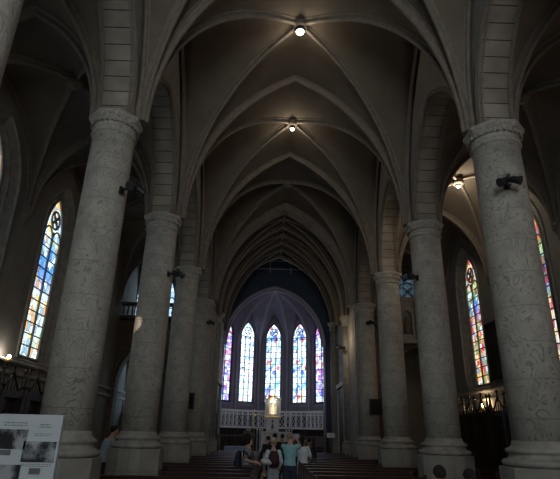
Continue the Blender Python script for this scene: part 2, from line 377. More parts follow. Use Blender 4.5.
# ------------------------------------------------------------------ windows
WINN = [0]
def window(F, uc, a, vb, vs, h, w, gmat, lights=2, sep=.55, nframe=True, framemat='stone_plain', fast=False, lead='iron'):
    """F(u,v,w) world mapping; glass plane at depth w; tracery in front (smaller w)"""
    WINN[0] += 1
    root = struct(empty('window_%d' % WINN[0], F(uc, vb, w)))
    base = Vector(root.location)
    def G(u, v, ww): return Vector(F(u, v, ww)) - base
    A = arc(a, h, 14)
    C = [(uc - a, vb)] + [(uc + x, vs + z) for x, z in A] + [(uc - x, vs + z) for x, z in reversed(A[:-1])] + [(uc + a, vb)]
    g = MB()
    vv = [G(u, v, w) for u, v in C]; uu = [(u, v - vb) for u, v in C]
    vv2 = [G(u, v, w + .03) for u, v in C]
    n = len(C)
    g.add(vv, [tuple(range(n))], uvs=[uu]); g.add(vv2, [tuple(range(n))[::-1]], uvs=[uu[::-1]])
    g.build('stained_glass', M[gmat], root)
    m = MB()
    # mullions, light heads and tracery circle
    lw = 2 * a / lights
    t = .07
    def bar(pts, r=t):
        m.tube([G(u, v, w - .06) for u, v in pts], r, 6)
    headz = vs - .1 if lights > 1 else vs
    for k in range(1, lights):
        u = uc - a + lw * k
        bar([(u, vb), (u, vs + .25)])
    fr = MB()
    fr.tube([G(u, v, w - .05) for u, v in C], .09, 6); fr.tube([G(C[0][0], vb, w - .05), G(C[-1][0], vb, w - .05)], .09, 6)
    for k in range(lights):
        u = uc - a + lw * (k + .5)
        H = arc(lw / 2, lw * .62, 6)
        P_ = [(u + x, vs - .25 + z) for x, z in H] + [(u - x, vs - .25 + z) for x, z in reversed(H[:-1])]
        bar(P_, .055)
    if lights > 1:
        rr = min(a * .45, h * .27); zc = vs + h * .42
        for q in range(3 if lights == 3 else 4):
            an = PI / 2 + 2 * PI * q / (3 if lights == 3 else 4)
            cu, cv = uc + rr * .55 * math.cos(an), zc + rr * .55 * math.sin(an)
            bar([(cu + rr * .52 * math.cos(2 * PI * j / 10), cv + rr * .52 * math.sin(2 * PI * j / 10)) for j in range(11)], .05)
        bar([(uc + rr * 1.1 * math.cos(2 * PI * j / 16), zc + rr * 1.1 * math.sin(2 * PI * j / 16)) for j in range(17)], .05)
    m.build('tracery', M[framemat], root); fr.build('frame', M[framemat], root)
    s = MB(); v = vb + sep
    while v < vs:
        s.tube([G(uc - a, v, w - .03), G(uc + a, v, w - .03)], .036, 5); v += sep
    s.build('saddle_bars', M[lead], root)
    return root

# ------------------------------------------------------------------ floor
b = MB(); b.box(-14.6, 14.6, YB - .5, 64, FL - .3, FL); struct(b.build('floor', M['floor']))
# ------------------------------------------------------------------ outer aisle walls with windows
def aisle_wall(side):
    s = -1 if side == 'left' else 1
    F = lambda u, v, w: (s * (WX + w), u, v)
    b = MB(); rv = MB()
    ys = CY + [47.7]
    wins = []
    for i in range(len(ys) - 1):
        u0, u1 = ys[i], ys[i + 1]; uc = (u0 + u1) / 2
        if side == 'right' and i == 4: uc -= .75
        if side == 'left' and i == 3: uc += 1.0
        if i == len(ys) - 2:
            b.add([F(u0, FL, 0), F(u1, FL, 0), F(u1, 18, 0), F(u0, 18, 0)], [(0, 1, 2, 3)]); continue
        opening(b, F, u0, u1, FL, 18, uc, 2.0, 12.0, 3.2, 4.75, 0, .5, 1.12, 2.4, 5.0, soff=rv, faces=(1, 1))
        wins.append(uc)
    o = struct(b.build('wall_' + side, M['wall']))
    r = rv.build('reveal', M['stone_plain'], o)
    # string course under the sills and corbels between the windows
    c = MB(); prof = [(0, 0), (.22, .02), (.26, .1), (.1, .22), (0, .26)]
    for z, d in ((4.42, 1), (3.9, .7)):
        vs = []
        for y in (YB, 46): vs += [(s * (WX - p * d), y, z + q) for p, q in prof]
        n = len(prof); c.add(vs, [(k, k + 1, n + k + 1, n + k) for k in range(n - 1)])
    struct(c.build('trim_1' if s < 0 else 'trim_2', M['stone_plain']))
    k = MB()
    for y in CY[1:]:
        k.lathe((s * (WX - .02), y, 10.9), [(.04, 0), (.1, .15), (.14, .4), (.28, .62), (.34, .8), (.38, .84), (.38, 1.0)], 8, smooth=False)
    k.build('corbel', M['rib'], o)
    mo = MB()
    for uc in wins:
        A = arc(2.05, 3.25, 14)
        P_ = [(s * (WX - .04), uc - 2.05, 4.8)] + [(s * (WX - .04), uc + x, 12 + z) for x, z in A] + [(s * (WX - .04), uc - x, 12 + z) for x, z in reversed(A[:-1])] + [(s * (WX - .04), uc + 2.05, 4.8)]
        mo.tube(P_, .08, 6)
        A = arc(1.55, 2.8, 14)
        P_ = [(s * (WX + .24), uc - 1.55, 4.95)] + [(s * (WX + .24), uc + x, 12 + z) for x, z in A] + [(s * (WX + .24), uc - x, 12 + z) for x, z in reversed(A[:-1])] + [(s * (WX + .24), uc + 1.55, 4.95)]
        mo.tube(P_, .07, 6)
    mo.build('window_moulding', M['stone_plain'], o)
    for i, uc in enumerate(wins):
        if side == 'right' and i in (4,): pass
        window(F, uc, 1.12, 5.0, 12.0, 2.4, .42, 'g_left' if s < 0 else 'g_right', 2, .62)
aisle_wall('left'); aisle_wall('right')

# ------------------------------------------------------------------ arcades
for side, s in (('left', -1), ('right', 1)):
    b = MB(); sf = MB(); ml = MB()
    F = lambda u, v, w, s=s: (s * (6.0 + w), u, v)
    for i in range(len(CY) - 1):
        u0, u1 = CY[i], CY[i + 1]; uc = (u0 + u1) / 2
        C0, C1 = opening(b, F, u0, u1, ZS, 21.6, uc, 3.45, ZS, 4.7, None, 0, 1.2, soff=sf)
        for w, sg in ((.0, 1), (1.2, -1)):
            for off, rr, dw in ((.0, .05, .02), (.07, .04, .12), (-.13, .05, .0)):
                pts = []
                A = arc(3.45 - off, 4.7 - off, 16)
                for x, z in A: pts.append(F(uc + x, ZS + z, w + sg * dw))
                for x, z in reversed(A[:-1]): pts.append(F(uc - x, ZS + z, w + sg * dw))
                ml.tube(pts, rr, 6)
    o = struct(b.build('wall_arcade_' + side, M['wall']))
    sf.build('arch_soffit', M['soffit'], o); ml.build('arch_moulding', M['rib'], o)
    # solid wall of the chancel bay
    w = MB(); w.box(*(sorted((s * 6.0, s * 7.2))), CY[-1] + 1.25, 52.0, FL, 21.6); struct(w.build('wall_chancel_' + side, M['stone']))

# ------------------------------------------------------------------ vaults
ceil = struct(empty('ceiling'))
wb = MB()
for i in range(len(CY) - 1):
    bay(ceil, -5.85, 5.85, CY[i], CY[i + 1], ZS, 9.05, 9.15, 8.3, webb=wb, scale=.82)
yb = [39.43, 43.6, 47.7, 52.0]
for i in range(3):
    bay(ceil, -6.0, 5.75, yb[i], yb[i + 1], ZS, 8.8, 8.85, 8.6, webb=wb, ridge=True, ribmat='rib', boss=True, scale=1.2, trans=i < 2)
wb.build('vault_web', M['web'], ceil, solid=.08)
# broad carved band of the arch before the chancel
bp = [(-.55, .1), (-.55, -.35), (-.35, -.5), (.35, -.5), (.55, -.35), (.55, .1)]
rib(ceil, (-5.95, 39.9), (5.75, 39.9), ZS, 8.85, 1, 'carved_band', 'carved_arch', 26, bp)
for side, s in (('left', -1), ('right', 1)):
    ce = struct(empty('ceiling_aisle_' + side))
    wb = MB()
    ys = CY + [47.7]
    for i in range(len(ys) - 1):
        x0, x1 = sorted((s * 7.25, s * 13.55))
        bay(ce, x0, x1, ys[i], ys[i + 1], ZS, 5.15, 5.05, 5.05, webb=wb, scale=.8)
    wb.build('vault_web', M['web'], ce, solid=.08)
# roof slab keeps the sky out
b = MB(); b.box(-15, 15, YB - 1, 65, 21.6, 21.9); struct(b.build('ceiling_roof', M['navy']))

# ------------------------------------------------------------------ columns
def column_meshes():
    root = empty('stone_column')
    b = MB()
    R8 = 1.08 / math.cos(PI / 8)
    b.lathe((0, 0, 0), [(R8 + .1, FL), (R8 + .1, FL + .45), (R8, FL + .55), (R8, .84), (R8 - .03, .86)], 8, PI / 8, smooth=False)
    b.build('plinth', M['stone'], root)
    b = MB()
    b.lathe((0, 0, .86), [(.98, 0), (1.05, .03), (1.09, .1), (1.05, .17), (.95, .2), (.9, .24), (.87, .3), (.88, .33), (.94, .35), (.965, .4), (.94, .45), (.84, .49), (.79, .56), (.765, .66)], 40)
    b.build('base_moulding', M['stone_plain'], root)
    b = MB(); b.lathe((0, 0, 1.5), [(.75, 0), (.755, 3), (.75, 6.5), (.735, 9.36)], 48)
    b.build('shaft', M['shaft'], root)
    b = MB()
    b.lathe((0, 0, 10.78), [(.735, 0), (.78, .03), (.81, .07), (.78, .11), (.74, .14), (.74, .22), (.77, .25), (.74, .28), (.76, .36), (.79, .40), (.82, .42), (.82, .46), (.83, .52)], 40)
    b.build('necking', M['capital'], root)
    b = MB()
    r0 = .82 / math.cos(PI / 8); r1 = .89 / math.cos(PI / 8)
    b.lathe((0, 0, 11.26), [(.8, 0), (r0, .04), (r0 + .04, .1), (r1, .14), (r1, .26), (r1 - .04, .29)], 8, PI / 8, smooth=False)
    b.build('abacus', M['capital'], root)
    b = MB()
    vs = []; nd = 56
    for z in (11.13, 11.25):
        for k in range(nd * 2):
            a = 2 * PI * (k // 2 + (k % 2) * .98) / nd; r_ = .875 if (k // 2) % 2 else .80; vs.append((r_ * math.cos(a), r_ * math.sin(a), z))
    m_ = nd * 2; b.add(vs, [(k, (k + 1) % m_, m_ + (k + 1) % m_, m_ + k) for k in range(m_)] + [tuple(range(m_)), tuple(range(m_, 2 * m_))[::-1]])
    b.build('dentil_ring', M['capital'], root)
    return root
col0 = column_meshes()
ordn = ['first', 'second', 'third', 'fourth', 'fifth']
extra = {('left', 1): 'thick carved stone column at left, behind the white display board', ('left', 2): 'carved stone column with warm light patch, second full one on the left',
         ('left', 3): 'third full carved stone column on the left, partly behind the light-patched one', ('left', 4): 'farthest carved stone column of the left row, with small black screen in front',
         ('left', 0): 'nearest left carved column, only its upper shaft seen in the top left corner',
         ('right', 1): 'thick carved stone column at right edge with black spotlight high on its shaft', ('right', 2): 'second carved stone column on the right, behind the two seated heads',
         ('right', 3): 'third carved stone column on the right, beside the black screen', ('right', 4): 'farthest carved stone column of the right row, behind the black screen',
         ('right', 0): 'nearest carved stone column of the right row, just beside the camera'}
first = True
for side, s in (('left', -1), ('right', 1)):
    for i in range(1, 6):
        i += 1
        o = col0 if first else copy_tree(col0); first = False
        o.location = (s * CX, CY[i], 0); k_ = {('left', 2): .93, ('right', 2): 1.04}.get((side, i - 1), 1); o.scale = (k_, k_, 1)
        tag(o, extra[(side, i - 2)], 'column', 'nave columns', 'thing')

# engaged piers in the chancel walls
for side, s in (('left', -1), ('right', 1)):
    for yy, rr, top in ((45.4, .5, 11.85), (52.1, .33, 12.2)):
        r = tag(empty('engaged_pier', (s * 6.1 if yy < 50 else (-6.3 if s < 0 else 5.6), yy, .0 if yy < 50 else .5)),
                {(-1, 0): 'slim pier against left chancel wall beyond the left columns', (1, 0): 'slim pier against right chancel wall beyond the right columns',
                 (-1, 1): 'thin shaft carrying the left side of the choir arch', (1, 1): 'thin pale shaft carrying the right side of the choir arch'}[(s, int(yy > 50))], 'column', 'chancel piers', 'thing')
        b = MB(); b.lathe((0, 0, 0), [(rr + .3, FL), (rr + .3, .7), (rr + .2, .8), (rr + .22, .95), (rr, 1.1)], 8, PI / 8, smooth=False); b.build('plinth', M['stone'], r)
        b = MB(); b.lathe((0, 0, 1.1), [(rr, 0), (rr, top - 2)], 24); b.build('shaft', M['stone_plain'], r)
        b = MB(); b.lathe((0, 0, top - .9), [(rr, 0), (rr + .08, .05), (rr + .02, .15), (rr + .1, .5), (rr + .25, .75), (rr + .25, .9)], 16); b.build('capital', M['capital'], r)

# ------------------------------------------------------------------ choir arch, blue chamber, apse
AC = -.62
b = MB(); F = lambda u, v, w: (u, 52.0 + w, v)
opening(b, F, -7.2, 7.2, FL, 21.6, -.35, 5.95, 12.2, 7.9, None, 0, .9)
o = struct(b.build('wall_choir_arch', M['stone_plain']))
for off, dy in ((0, -.1), (-.3, .4)):
    rib(o, (-.35 - 5.95 + off, 52 + dy), (-.35 + 5.95 - off, 52 + dy), 12.2, 7.9 - off, .7, 'rib', 'arch_moulding')
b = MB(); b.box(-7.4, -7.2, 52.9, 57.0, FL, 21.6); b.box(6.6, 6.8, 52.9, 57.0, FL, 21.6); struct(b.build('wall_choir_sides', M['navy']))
b = MB(); F = lambda u, v, w: (u, 57.0 + w, v)
opening(b, F, -7.6, 7.0, FL, 21.6, AC, 5.85, 10.9, 6.95, None, 0, .4)
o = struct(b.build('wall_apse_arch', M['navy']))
rib(o, (AC - 5.8, 57.0), (AC + 5.8, 57.0), 10.9, 6.9, 1.1, 'apse_rib', 'arch_moulding')
b = MB()
for sx in (-1, 1): b.tube([(AC + sx * 5.8, 57.0, .5), (AC + sx * 5.8, 57.0, 10.95)], .17, 10)
b.build('jamb_shaft', M['apse_rib'], o)
# iron tie rods with hangers high in the choir
t = tag(empty('tie_rod', (0, 54.5, 19.35)), 'upper thin iron tie rod with hangers high inside the choir arch', 'rod', 'choir tie rods')
b = MB(); b.tube([(-7.2, 0, 0), (6.6, 0, 0)], .035, 6); b.build('rod', M['frame_stone'], t)
for x in (-3.9, -1.3, 1.1, 3.5):
    b = MB(); b.tube([(x, 0, .3), (x, 0, -.45)], .05, 6); b.build('hanger', M['frame_stone'], t)
t2 = copy_tree(t); t2.location = (0, 54.5, 20.35); t['label'] = 'lower thin iron tie rod with hangers high inside the choir arch'; t2['label'] = 'upper thin iron tie rod with hangers high inside the choir arch'
# apse polygon
AP = [(-6.75, 58.3), (-4.4, 60.35), (-1.75, 62.0), (1.75, 62.0), (4.4, 60.35), (6.75, 58.3)]
AP = [(AC + x, y) for x, y in AP]
boss = Vector((AC, 57.7, 0)); ZB, ZA = 17.7, 10.6
aw = struct(empty('wall_apse'))
b = MB(); b.box(AC - 7.0, AC - 6.75, 57.2, 58.4, FL, 17.8); b.box(AC + 6.75, AC + 7.0, 57.2, 58.4, FL, 17.8); b.build('side_wall', M['apse'], aw)
wb = MB()
names = ['g_violet', 'g_apse2', 'g_apse', 'g_apse', 'g_violet']
for i in range(5):
    p, q = Vector((*AP[i], 0)), Vector((*AP[i + 1], 0)); Ls = (q - p).length; d = (q - p) / Ls; nrm = Vector((d.y, -d.x, 0))
    if nrm.y > 0: nrm = -nrm      # inward
    F = lambda u, v, w, p=p, d=d, nrm=nrm: tuple(p + d * u - nrm * w + Vector((0, 0, v)))
    b = MB(); opening(b, F, 0, Ls, FL, 17.8, Ls / 2, 1.2, 12.6, 2.3, 4.6, 0, .4, .95, 1.9, 4.95, n=12)
    b.build('wall_panel', M['apse'], aw)
    window(F, Ls / 2, .95, 4.95, 12.6, 1.9, .34, names[i], 3 if i in (1, 2, 3) else 2, .75, framemat='iron' if i in (0, 4) else 'apse_rib')
    mid = (p + q) / 2
    for c in (p, q): web_cell(wb, c, boss, ZB - ZA, mid, 4.9, ZA, bulge=.15)
wb.build('vault_web', M['apse'], aw, solid=.06)
for i in range(6):
    p = Vector((*AP[i], 0)); a = (boss - p).length; d = (boss - p).normalized(); A = arc(a, ZB - ZA, 18)
    pts = [boss + d * x + Vector((0, 0, ZA + z - .02)) for x, z in A]
    b = MB(); side = Vector((-d.y, d.x, 0)); tt = (pts[1] - pts[0]); nn = tt.cross(side); b.sweep(pts, side, RIB, 1 if nn.dot(-d) > 0 else -1, .62)
    q = p + d * .12; b.tube([(q.x, q.y, .5), (q.x, q.y, ZA + .1)], .1, 8)
    b.build('rib', M['apse_rib'], aw)
b = MB(); b.lathe((boss.x, boss.y, ZB - .3), [(.1, 0), (.3, .05), (.33, .25)], 16); b.build('boss', M['apse_rib'], aw)

# ------------------------------------------------------------------ west wall with an added, unseen window, east ends of the aisles
b = MB(); F = lambda u, v, w: (u, YB - w, v)
opening(b, F, -14.6, 14.6, FL, 21.6, 0, 4.6, 11, 6.2, 5.0, 0, .6)
struct(b.build('wall_back', M['wall']))
window(F, 0, 4.6, 5.0, 11, 6.2, .5, 'g_west', 3, 1.2)  # bright glass put in behind the camera to light the column fronts

# organ gallery ends of the aisles: arch below, balustrade, window behind
def gallery(side):
    s = -1 if side == 'left' else 1
    GY = 40.7
    F = lambda u, v, w: (s * u, GY + w, v)
    o = struct(empty('wall_gallery_' + side))
    b = MB()
    opening(b, F, 7.2, 13.6, FL, 10.35, 10.9, 2.35, 4.95, 3.5, None, 0, .9)
    b.build('front', M['brown'], o)
    b = MB(); b.box(*sorted((s * 7.2, s * 13.6)), GY - .15, GY + .0, 9.9, 10.0)
    for z0, z1, d in ((8.95, 9.1, .12), (9.45, 9.6, .18), (10.15, 10.4, .3), (11.35, 11.55, .22)):
        b.box(*sorted((s * 7.2, s * 13.6)), GY - d, GY + .5, z0, z1)
    b.box(*sorted((s * 7.2, s * 13.6)), GY + .0, 44.6, 10.0, 10.35)
    b.build('cornice', M['brown'], o)
    b = MB()
    for k in range(17):
        x = s * (7.5 + k * .37)
        b.lathe((x, GY + .12, 10.4), [(.09, 0), (.09, .08), (.05, .14), (.1, .35), (.06, .62), (.045, .75), (.09, .84), (.09, .95)], 10)
    b.build('baluster', M['brown'], o)
    b = MB()
    for u in (8.2, 13.45): b.lathe((s * u, GY - .12, 0), [(.3, FL), (.3, FL + .8), (.2, FL + 1), (.2, 4.6), (.32, 4.8), (.32, 5.0)], 12)
    A = arc(2.45, 3.6, 12)
    for off in (0, .3):
        A = arc(2.42 + off, 3.57 + off, 12)
        b.tube([(s * (10.9 + x), GY - .04, 4.95 + z) for x, z in A] + [(s * (10.9 - x), GY - .04, 4.95 + z) for x, z in reversed(A[:-1])], .1, 6)
    b.build('arch_moulding', M['brown'], o)
    # end wall with two windows
    F2 = lambda u, v, w: (s * u, 44.6 + w, v)
    b = MB(); (opening(b, F2, 7.2, 14.4, FL, 10.35, 12.0, 1.55, 5.6, 3.2, 2.9, 0, .3) if s < 0 else b.box(7.2, 14.4, 44.6, 45.0, FL, 10.35)); opening(b, F2, 7.2, 14.4, 10.35, 18, 11.8, 1.8, 12.9, 3.2, 10.5, 0, .3)
    struct(b.build('wall_end_' + side, M['wall']))
    if s < 0: window(F2, 12.0, 1.55, 2.9, 5.6, 3.2, .2, 'g_blue', 5, 1.6)
    window(F2, 11.8, 1.8, 10.5, 12.9, 3.2, .2, 'g_blue' if s < 0 else 'g_dim', 5, 1.6)
    if s > 0:
        # carved altarpiece above the arch with a niche and figure
        r = tag(empty('stone_altarpiece', (10.2, GY - .8, 8.6)), 'pale carved stone altarpiece with niche, seen between the right columns', 'altarpiece')
        q = MB(); F3 = lambda u, v, w: (u, w, v)
        opening(q, F3, -1.4, 1.4, .2, 3.6, 0, .42, 2.2, .5, .7, 0, .4); q.box(-1.6, 1.6, -.12, .5, 3.5, 3.8); q.box(-1.6, 1.6, -.12, .5, 0, .3); q.box(-1.4, 1.4, .4, .5, .2, 3.6)
        q.build('panel', M['stone_plain'], r)
        q = MB()
        for x in (-.75, .75): q.lathe((x, -.08, .3), [(.16, 0), (.16, .1), (.11, .15), (.11, 2.8), (.17, 2.95), (.17, 3.2)], 12)
        q.build('colonnette', M['stone_plain'], r)
        q = MB(); q.lathe((0, .18, .72), [(.24, 0), (.25, .3), (.19, .8), (.22, 1.05), (.08, 1.22), (.1, 1.32), (.1, 1.42), (.03, 1.5)], 14); q.build('statue', M['brown'], r)
gallery('left'); gallery('right')
# tall dark doors with pale frames in the chancel walls
DN = 0
for side, s in (('left', -1), ('right', 1)):
    DN += 1
    r = struct(empty('door_%d' % DN, (s * 5.97, 49.2, 0)))
    q = MB(); q.box(*sorted((0, -s * .06)), -1.9, 1.9, FL, 5.7)
    for yy in (-.95, 0, .95):
        q.box(*sorted((0, -s * .1)), yy - .05, yy + .05, FL, 5.6)
    for zz in (1.2, 3.2): q.box(*sorted((0, -s * .09)), -1.9, 1.9, zz, zz + .12)
    q.build('door_leaf', M['wood'], r)
    q = MB()
    for yy in (-2.05, 2.05): q.box(*sorted((0, -s * .2)), yy - .15, yy + .15, FL, 5.9)
    q.box(*sorted((0, -s * .28)), -2.35, 2.35, 5.8, 6.15)
    q.build('frame', M['frame_stone'], r)

# ------------------------------------------------------------------ lights
def lamp(name, kind, loc, energy, color=(1, 1, 1), size=.3, rot=None, target=None, spot=None, blend=.3):
    d = bpy.data.lights.new(name, kind); d.energy = energy; d.color = color
    if kind == 'AREA': d.size = size
    else: d.shadow_soft_size = size
    if spot: d.spot_size = spot; d.spot_blend = blend
    o = bpy.data.objects.new(name, d); COL.objects.link(o); o.location = loc
    if target is not None:
        v = Vector(target) - Vector(loc); o.rotation_euler = v.to_track_quat('-Z', 'Y').to_euler()
    return o
def ceiling_lamp(loc, label, r=.13, en=15):
    o = tag(empty('ceiling_lamp', loc), label, 'lamp', 'lit lamps hanging at the vault bosses')
    b = MB(); b.lathe((0, 0, .0), [(r + .03, -.02), (r + .05, .1), (r, .3), (.05, .36)], 16); b.build('housing', M['black'], o)
    b = MB(); b.lathe((0, 0, -.06), [(.02, -.06), (r * .8, -.03), (r, .03), (r * .9, .06)], 16); b.build('bulb', M['lampglow'], o)
    lamp('lamp_light', 'POINT', (loc[0], loc[1], loc[2] - .3), en, (1, .86, .66), .12)
ceiling_lamp((0, 18.7, 19.98), 'brightest lit lamp at the top of the nave vault', .2)
ceiling_lamp((0, 27.0, 19.98), 'smaller lit lamp lower down the nave vault')
ceiling_lamp((10.4, 27.0, 16.15), 'lit lamp in the right aisle vault behind the columns', .13, 45)

SC.world = bpy.data.worlds.new('world'); SC.world.use_nodes = True
SC.world.node_tree.nodes['Background'].inputs[0].default_value = (.5, .6, .8, 1); SC.world.node_tree.nodes['Background'].inputs[1].default_value = .3

# ------------------------------------------------------------------ module units -> metres, floor at z = 0
ZOFF = -FL * K
bpy.context.view_layer.update()
done = set()
for o in list(bpy.data.objects):
    o.location = Vector(o.location) * K
    if o.parent is None: o.location.z += ZOFF
    if o.type == 'MESH' and o.data.name not in done:
        done.add(o.data.name); o.data.transform(Matrix.Scale(K, 4)); o.data.update()
    for m in o.modifiers:
        if m.type == 'SOLIDIFY': m.thickness *= K
for o in list(bpy.data.objects):          # foot of each column on the floor
    if o.parent is None and o.name.split('.')[0] in ('stone_column', 'engaged_pier'):
        dz = o.location.z; o.location.z = 0
        for c in bpy.data.objects:
            if c.parent == o: c.location.z += dz
TS = 1
# ------------------------------------------------------------------ pews
PB = 0
def make_pew(x0, x1):
    w = x1 - x0
    r = empty('church_pew', (x0, 0, 0))
    b = MB(); b.box(.05, w - .05, -.02, .38, .42, .455); b.build('seat', M['pew'], r)
    b = MB()
    T = Matrix.Translation((0, -.04, .42)) @ Matrix.Rotation(math.radians(8), 4, 'X')
    b.obox(T, .05, w - .05, -.015, .015, .03, .40); b.obox(T, .05, w - .05, -.03, .03, .40, .47)
    k = .05
    while k < w - .1:
        b.obox(T, k, k + .05, -.024, .024, .03, .40); k += .62
    b.build('backrest', M['pew'], r)
    b = MB(); b.box(.05, w - .05, -.22, -.06, .70, .725); b.build('book_ledge', M['pew'], r)
    b = MB(); b.box(.05, w - .05, -.36, -.22, .14, .18); b.build('kneeler', M['pew'], r)
    for e in (0, w - .05):
        b = MB()
        P_ = [(.40, 0), (.40, .44), (.36, .48), (.10, .62), (-.02, .80), (-.08, .93), (-.14, .93), (-.2, .80), (-.24, .70), (-.36, .2), (-.36, 0)]
        n = len(P_)
        b.add([(e, y, z) for y, z in P_] + [(e + .05, y, z) for y, z in P_], [tuple(range(n)), tuple(range(n, 2 * n))[::-1]] + [(i, (i + 1) % n, n + (i + 1) % n, n + i) for i in range(n)])
        b.build('bench_end', M['pew'], r)
    return r
# seats face the altar, so the backrest is on the camera side
ORD = 'first second third fourth fifth sixth seventh eighth ninth tenth eleventh twelfth thirteenth fourteenth fifteenth sixteenth seventeenth eighteenth nineteenth twentieth twenty-first twenty-second twenty-third twenty-fourth twenty-fifth twenty-sixth twenty-seventh twenty-eighth twenty-ninth thirtieth thirty-first thirty-second'.split()
COLY = [c * K for c in CY]
for nm, sg, xi, xo in (('left of the central aisle', -1, -.72, -3.62), ('right of the central aisle', 1, .33, 3.62)):
    full = make_pew(min(xi, xo), max(xi, xo)); short = make_pew(min(xi, sg * 2.5), max(xi, sg * 2.5)); used = set()
    for k in range(18):
        y = 5.45 + k * .96
        near = any(abs(y - c) < 1.0 for c in COLY) or y > 18
        src = short if near else full
        if src in used: p = copy_tree(src)
        else: p = src; used.add(src)
        p.location = (min(xi, sg * 2.5) if near else min(xi, xo), y, 0)
        tag(p, 'long red-brown wooden pew %s, %s row from the camera' % (nm, ORD[k]), 'pew', 'rows of pews ' + nm)
for nm, x0, x1 in (('in the left side aisle', -5.45, -4.4), ('in the right side aisle', 4.4, 5.45)):
    p0 = make_pew(x0, x1)
    for k in range(13):
        p = p0 if k == 0 else copy_tree(p0)
        p.location = (x0, 5.9 + k * .96, 0)
        tag(p, 'short red-brown wooden pew %s, %s row from the camera' % (nm, ORD[k]), 'pew', 'rows of pews ' + nm)
# ------------------------------------------------------------------ display boards close to the camera
def ppm(px, py, Y):   # not used for placement of geometry other than measuring
    pass
M['board'] = plain('board_white', (.50, .54, .58), .6, noise=.04)
M['board2'] = plain('board_grey', (.36, .40, .45), .6, noise=.04)
M['ink'] = plain('faded_ink', (.20, .21, .24), .8)
M['capt'] = plain('caption_grey', (.13, .13, .135), .8)
def photo_mat(name, seed, sc=16):
    m, nt, out = newmat(name); L = nt.links.new
    b = nt.nodes.new('ShaderNodeBsdfPrincipled'); b.inputs['Roughness'].default_value = .5; L(b.outputs[0], out.inputs[0])
    tc = nt.nodes.new('ShaderNodeTexCoord'); mp = nt.nodes.new('ShaderNodeMapping'); mp.inputs['Location'].default_value = (seed, seed, seed); L(tc.outputs['Object'], mp.inputs[0])
    n2 = nt.nodes.new('ShaderNodeTexNoise'); n2.inputs['Scale'].default_value = sc * .5; n2.inputs['Detail'].default_value = 7; n2.inputs['Roughness'].default_value = .75; L(mp.outputs[0], n2.inputs['Vector'])
    n3 = nt.nodes.new('ShaderNodeTexNoise'); n3.inputs['Scale'].default_value = sc * .35; n3.inputs['Detail'].default_value = 0; L(mp.outputs[0], n3.inputs['Vector'])
    mx = nt.nodes.new('ShaderNodeMath'); mx.operation = 'MULTIPLY'; L(n3.outputs['Fac'], mx.inputs[0]); L(n2.outputs['Fac'], mx.inputs[1])
    r = nt.nodes.new('ShaderNodeValToRGB'); r.color_ramp.elements[0].position = .20; r.color_ramp.elements[1].position = .33
    r.color_ramp.elements[0].color = (.012, .013, .016, 1); r.color_ramp.elements[1].color = (.33, .35, .38, 1); L(mx.outputs[0], r.inputs[0]); L(r.outputs[0], b.inputs['Base Color'])
    return m
M['photo1'] = photo_mat('old_photo_street', 1.3, 22); M['photo2'] = photo_mat('old_photo_crowd', 5.1, 26); M['photo3'] = photo_mat('old_photo_group', 9.7, 20)
# the board stands 4 m away, 1.05 m wide, top at 1.66 m
bd = tag(empty('display_board', (-2.56, 4.0, 0)), 'white exhibition board with black and white photographs at lower left', 'display board')
def BR(b, x0, x1, z0, z1, y0=-.024, y1=-.018): b.box(x0, x1, y0, y1, z0, z1)
b = MB(); b.box(-.52, .52, -.018, .018, .55, 1.692); b.build('panel', M['board'], bd)
for x in (-.45, .45):
    b = MB(); b.box(x - .02, x + .02, -.02, .02, 0.02, .55); b.box(x - .03, x + .03, -.14, .14, 0, .03); b.build('stand', M['black'], bd)
for (x0, x1, z0, z1, m) in ((.07, .28, 1.45, 1.585, 'photo1'), (.265, .505, 1.365, 1.505, 'photo2'), (.08, .275, 1.18, 1.345, 'photo3'), (-.25, -.02, 1.42, 1.58, 'photo3'), (-.40, -.05, 1.1, 1.3, 'photo1'), (.31, .5, 1.1, 1.24, 'photo3')):
    b = MB(); BR(b, x0, x1, z0, z1); b.build('photograph', M[m], bd)
for (x0, x1, z0, z1) in ((.10, .18, 1.408, 1.443), (.34, .42, 1.285, 1.325)):
    b = MB(); BR(b, x0, x1, z0, z1); b.build('caption', M['capt'], bd)
def textlines(name, x0, x1, ztop, n, dz, h, seed):
    b = MB(); q = random.Random(seed)
    for k in range(n):
        x = x0
        while x < x1 - .01:
            w = q.uniform(.008, .03); w = min(w, x1 - x); BR(b, x, x + w, ztop - k * dz - h, ztop - k * dz, -.0195, -.018); x += w + .006
    o = b.build(name, M['ink'], bd); o['kind'] = 'stuff'; return o
textlines('heading_text', .09, .27, 1.635, 2, .018, .008, 1)
textlines('printed_text', .36, .44, 1.625, 1, .02, .008, 2)
textlines('printed_text', .355, .45, 1.608, 1, .02, .007, 3)
textlines('printed_text', .33, .46, 1.560, 2, .012, .005, 4)
textlines('printed_text', .27, .49, 1.352, 2, .012, .005, 6)
o2 = tag(empty('display_board', (-4.05, 3.96, 0)), 'second exhibition board beside the first, cut off by the left edge', 'display board')
b = MB(); b.box(-.5, .5, -.018, .018, .5, 1.685); b.build('panel', M['board2'], o2)
for x in (-.45, .45):
    b = MB(); b.box(x - .02, x + .02, -.02, .02, 0.02, .5); b.box(x - .03, x + .03, -.14, .14, 0, .03); b.build('stand', M['black'], o2)
o2.location.x = -3.12 ; o2.location.y = 4.3

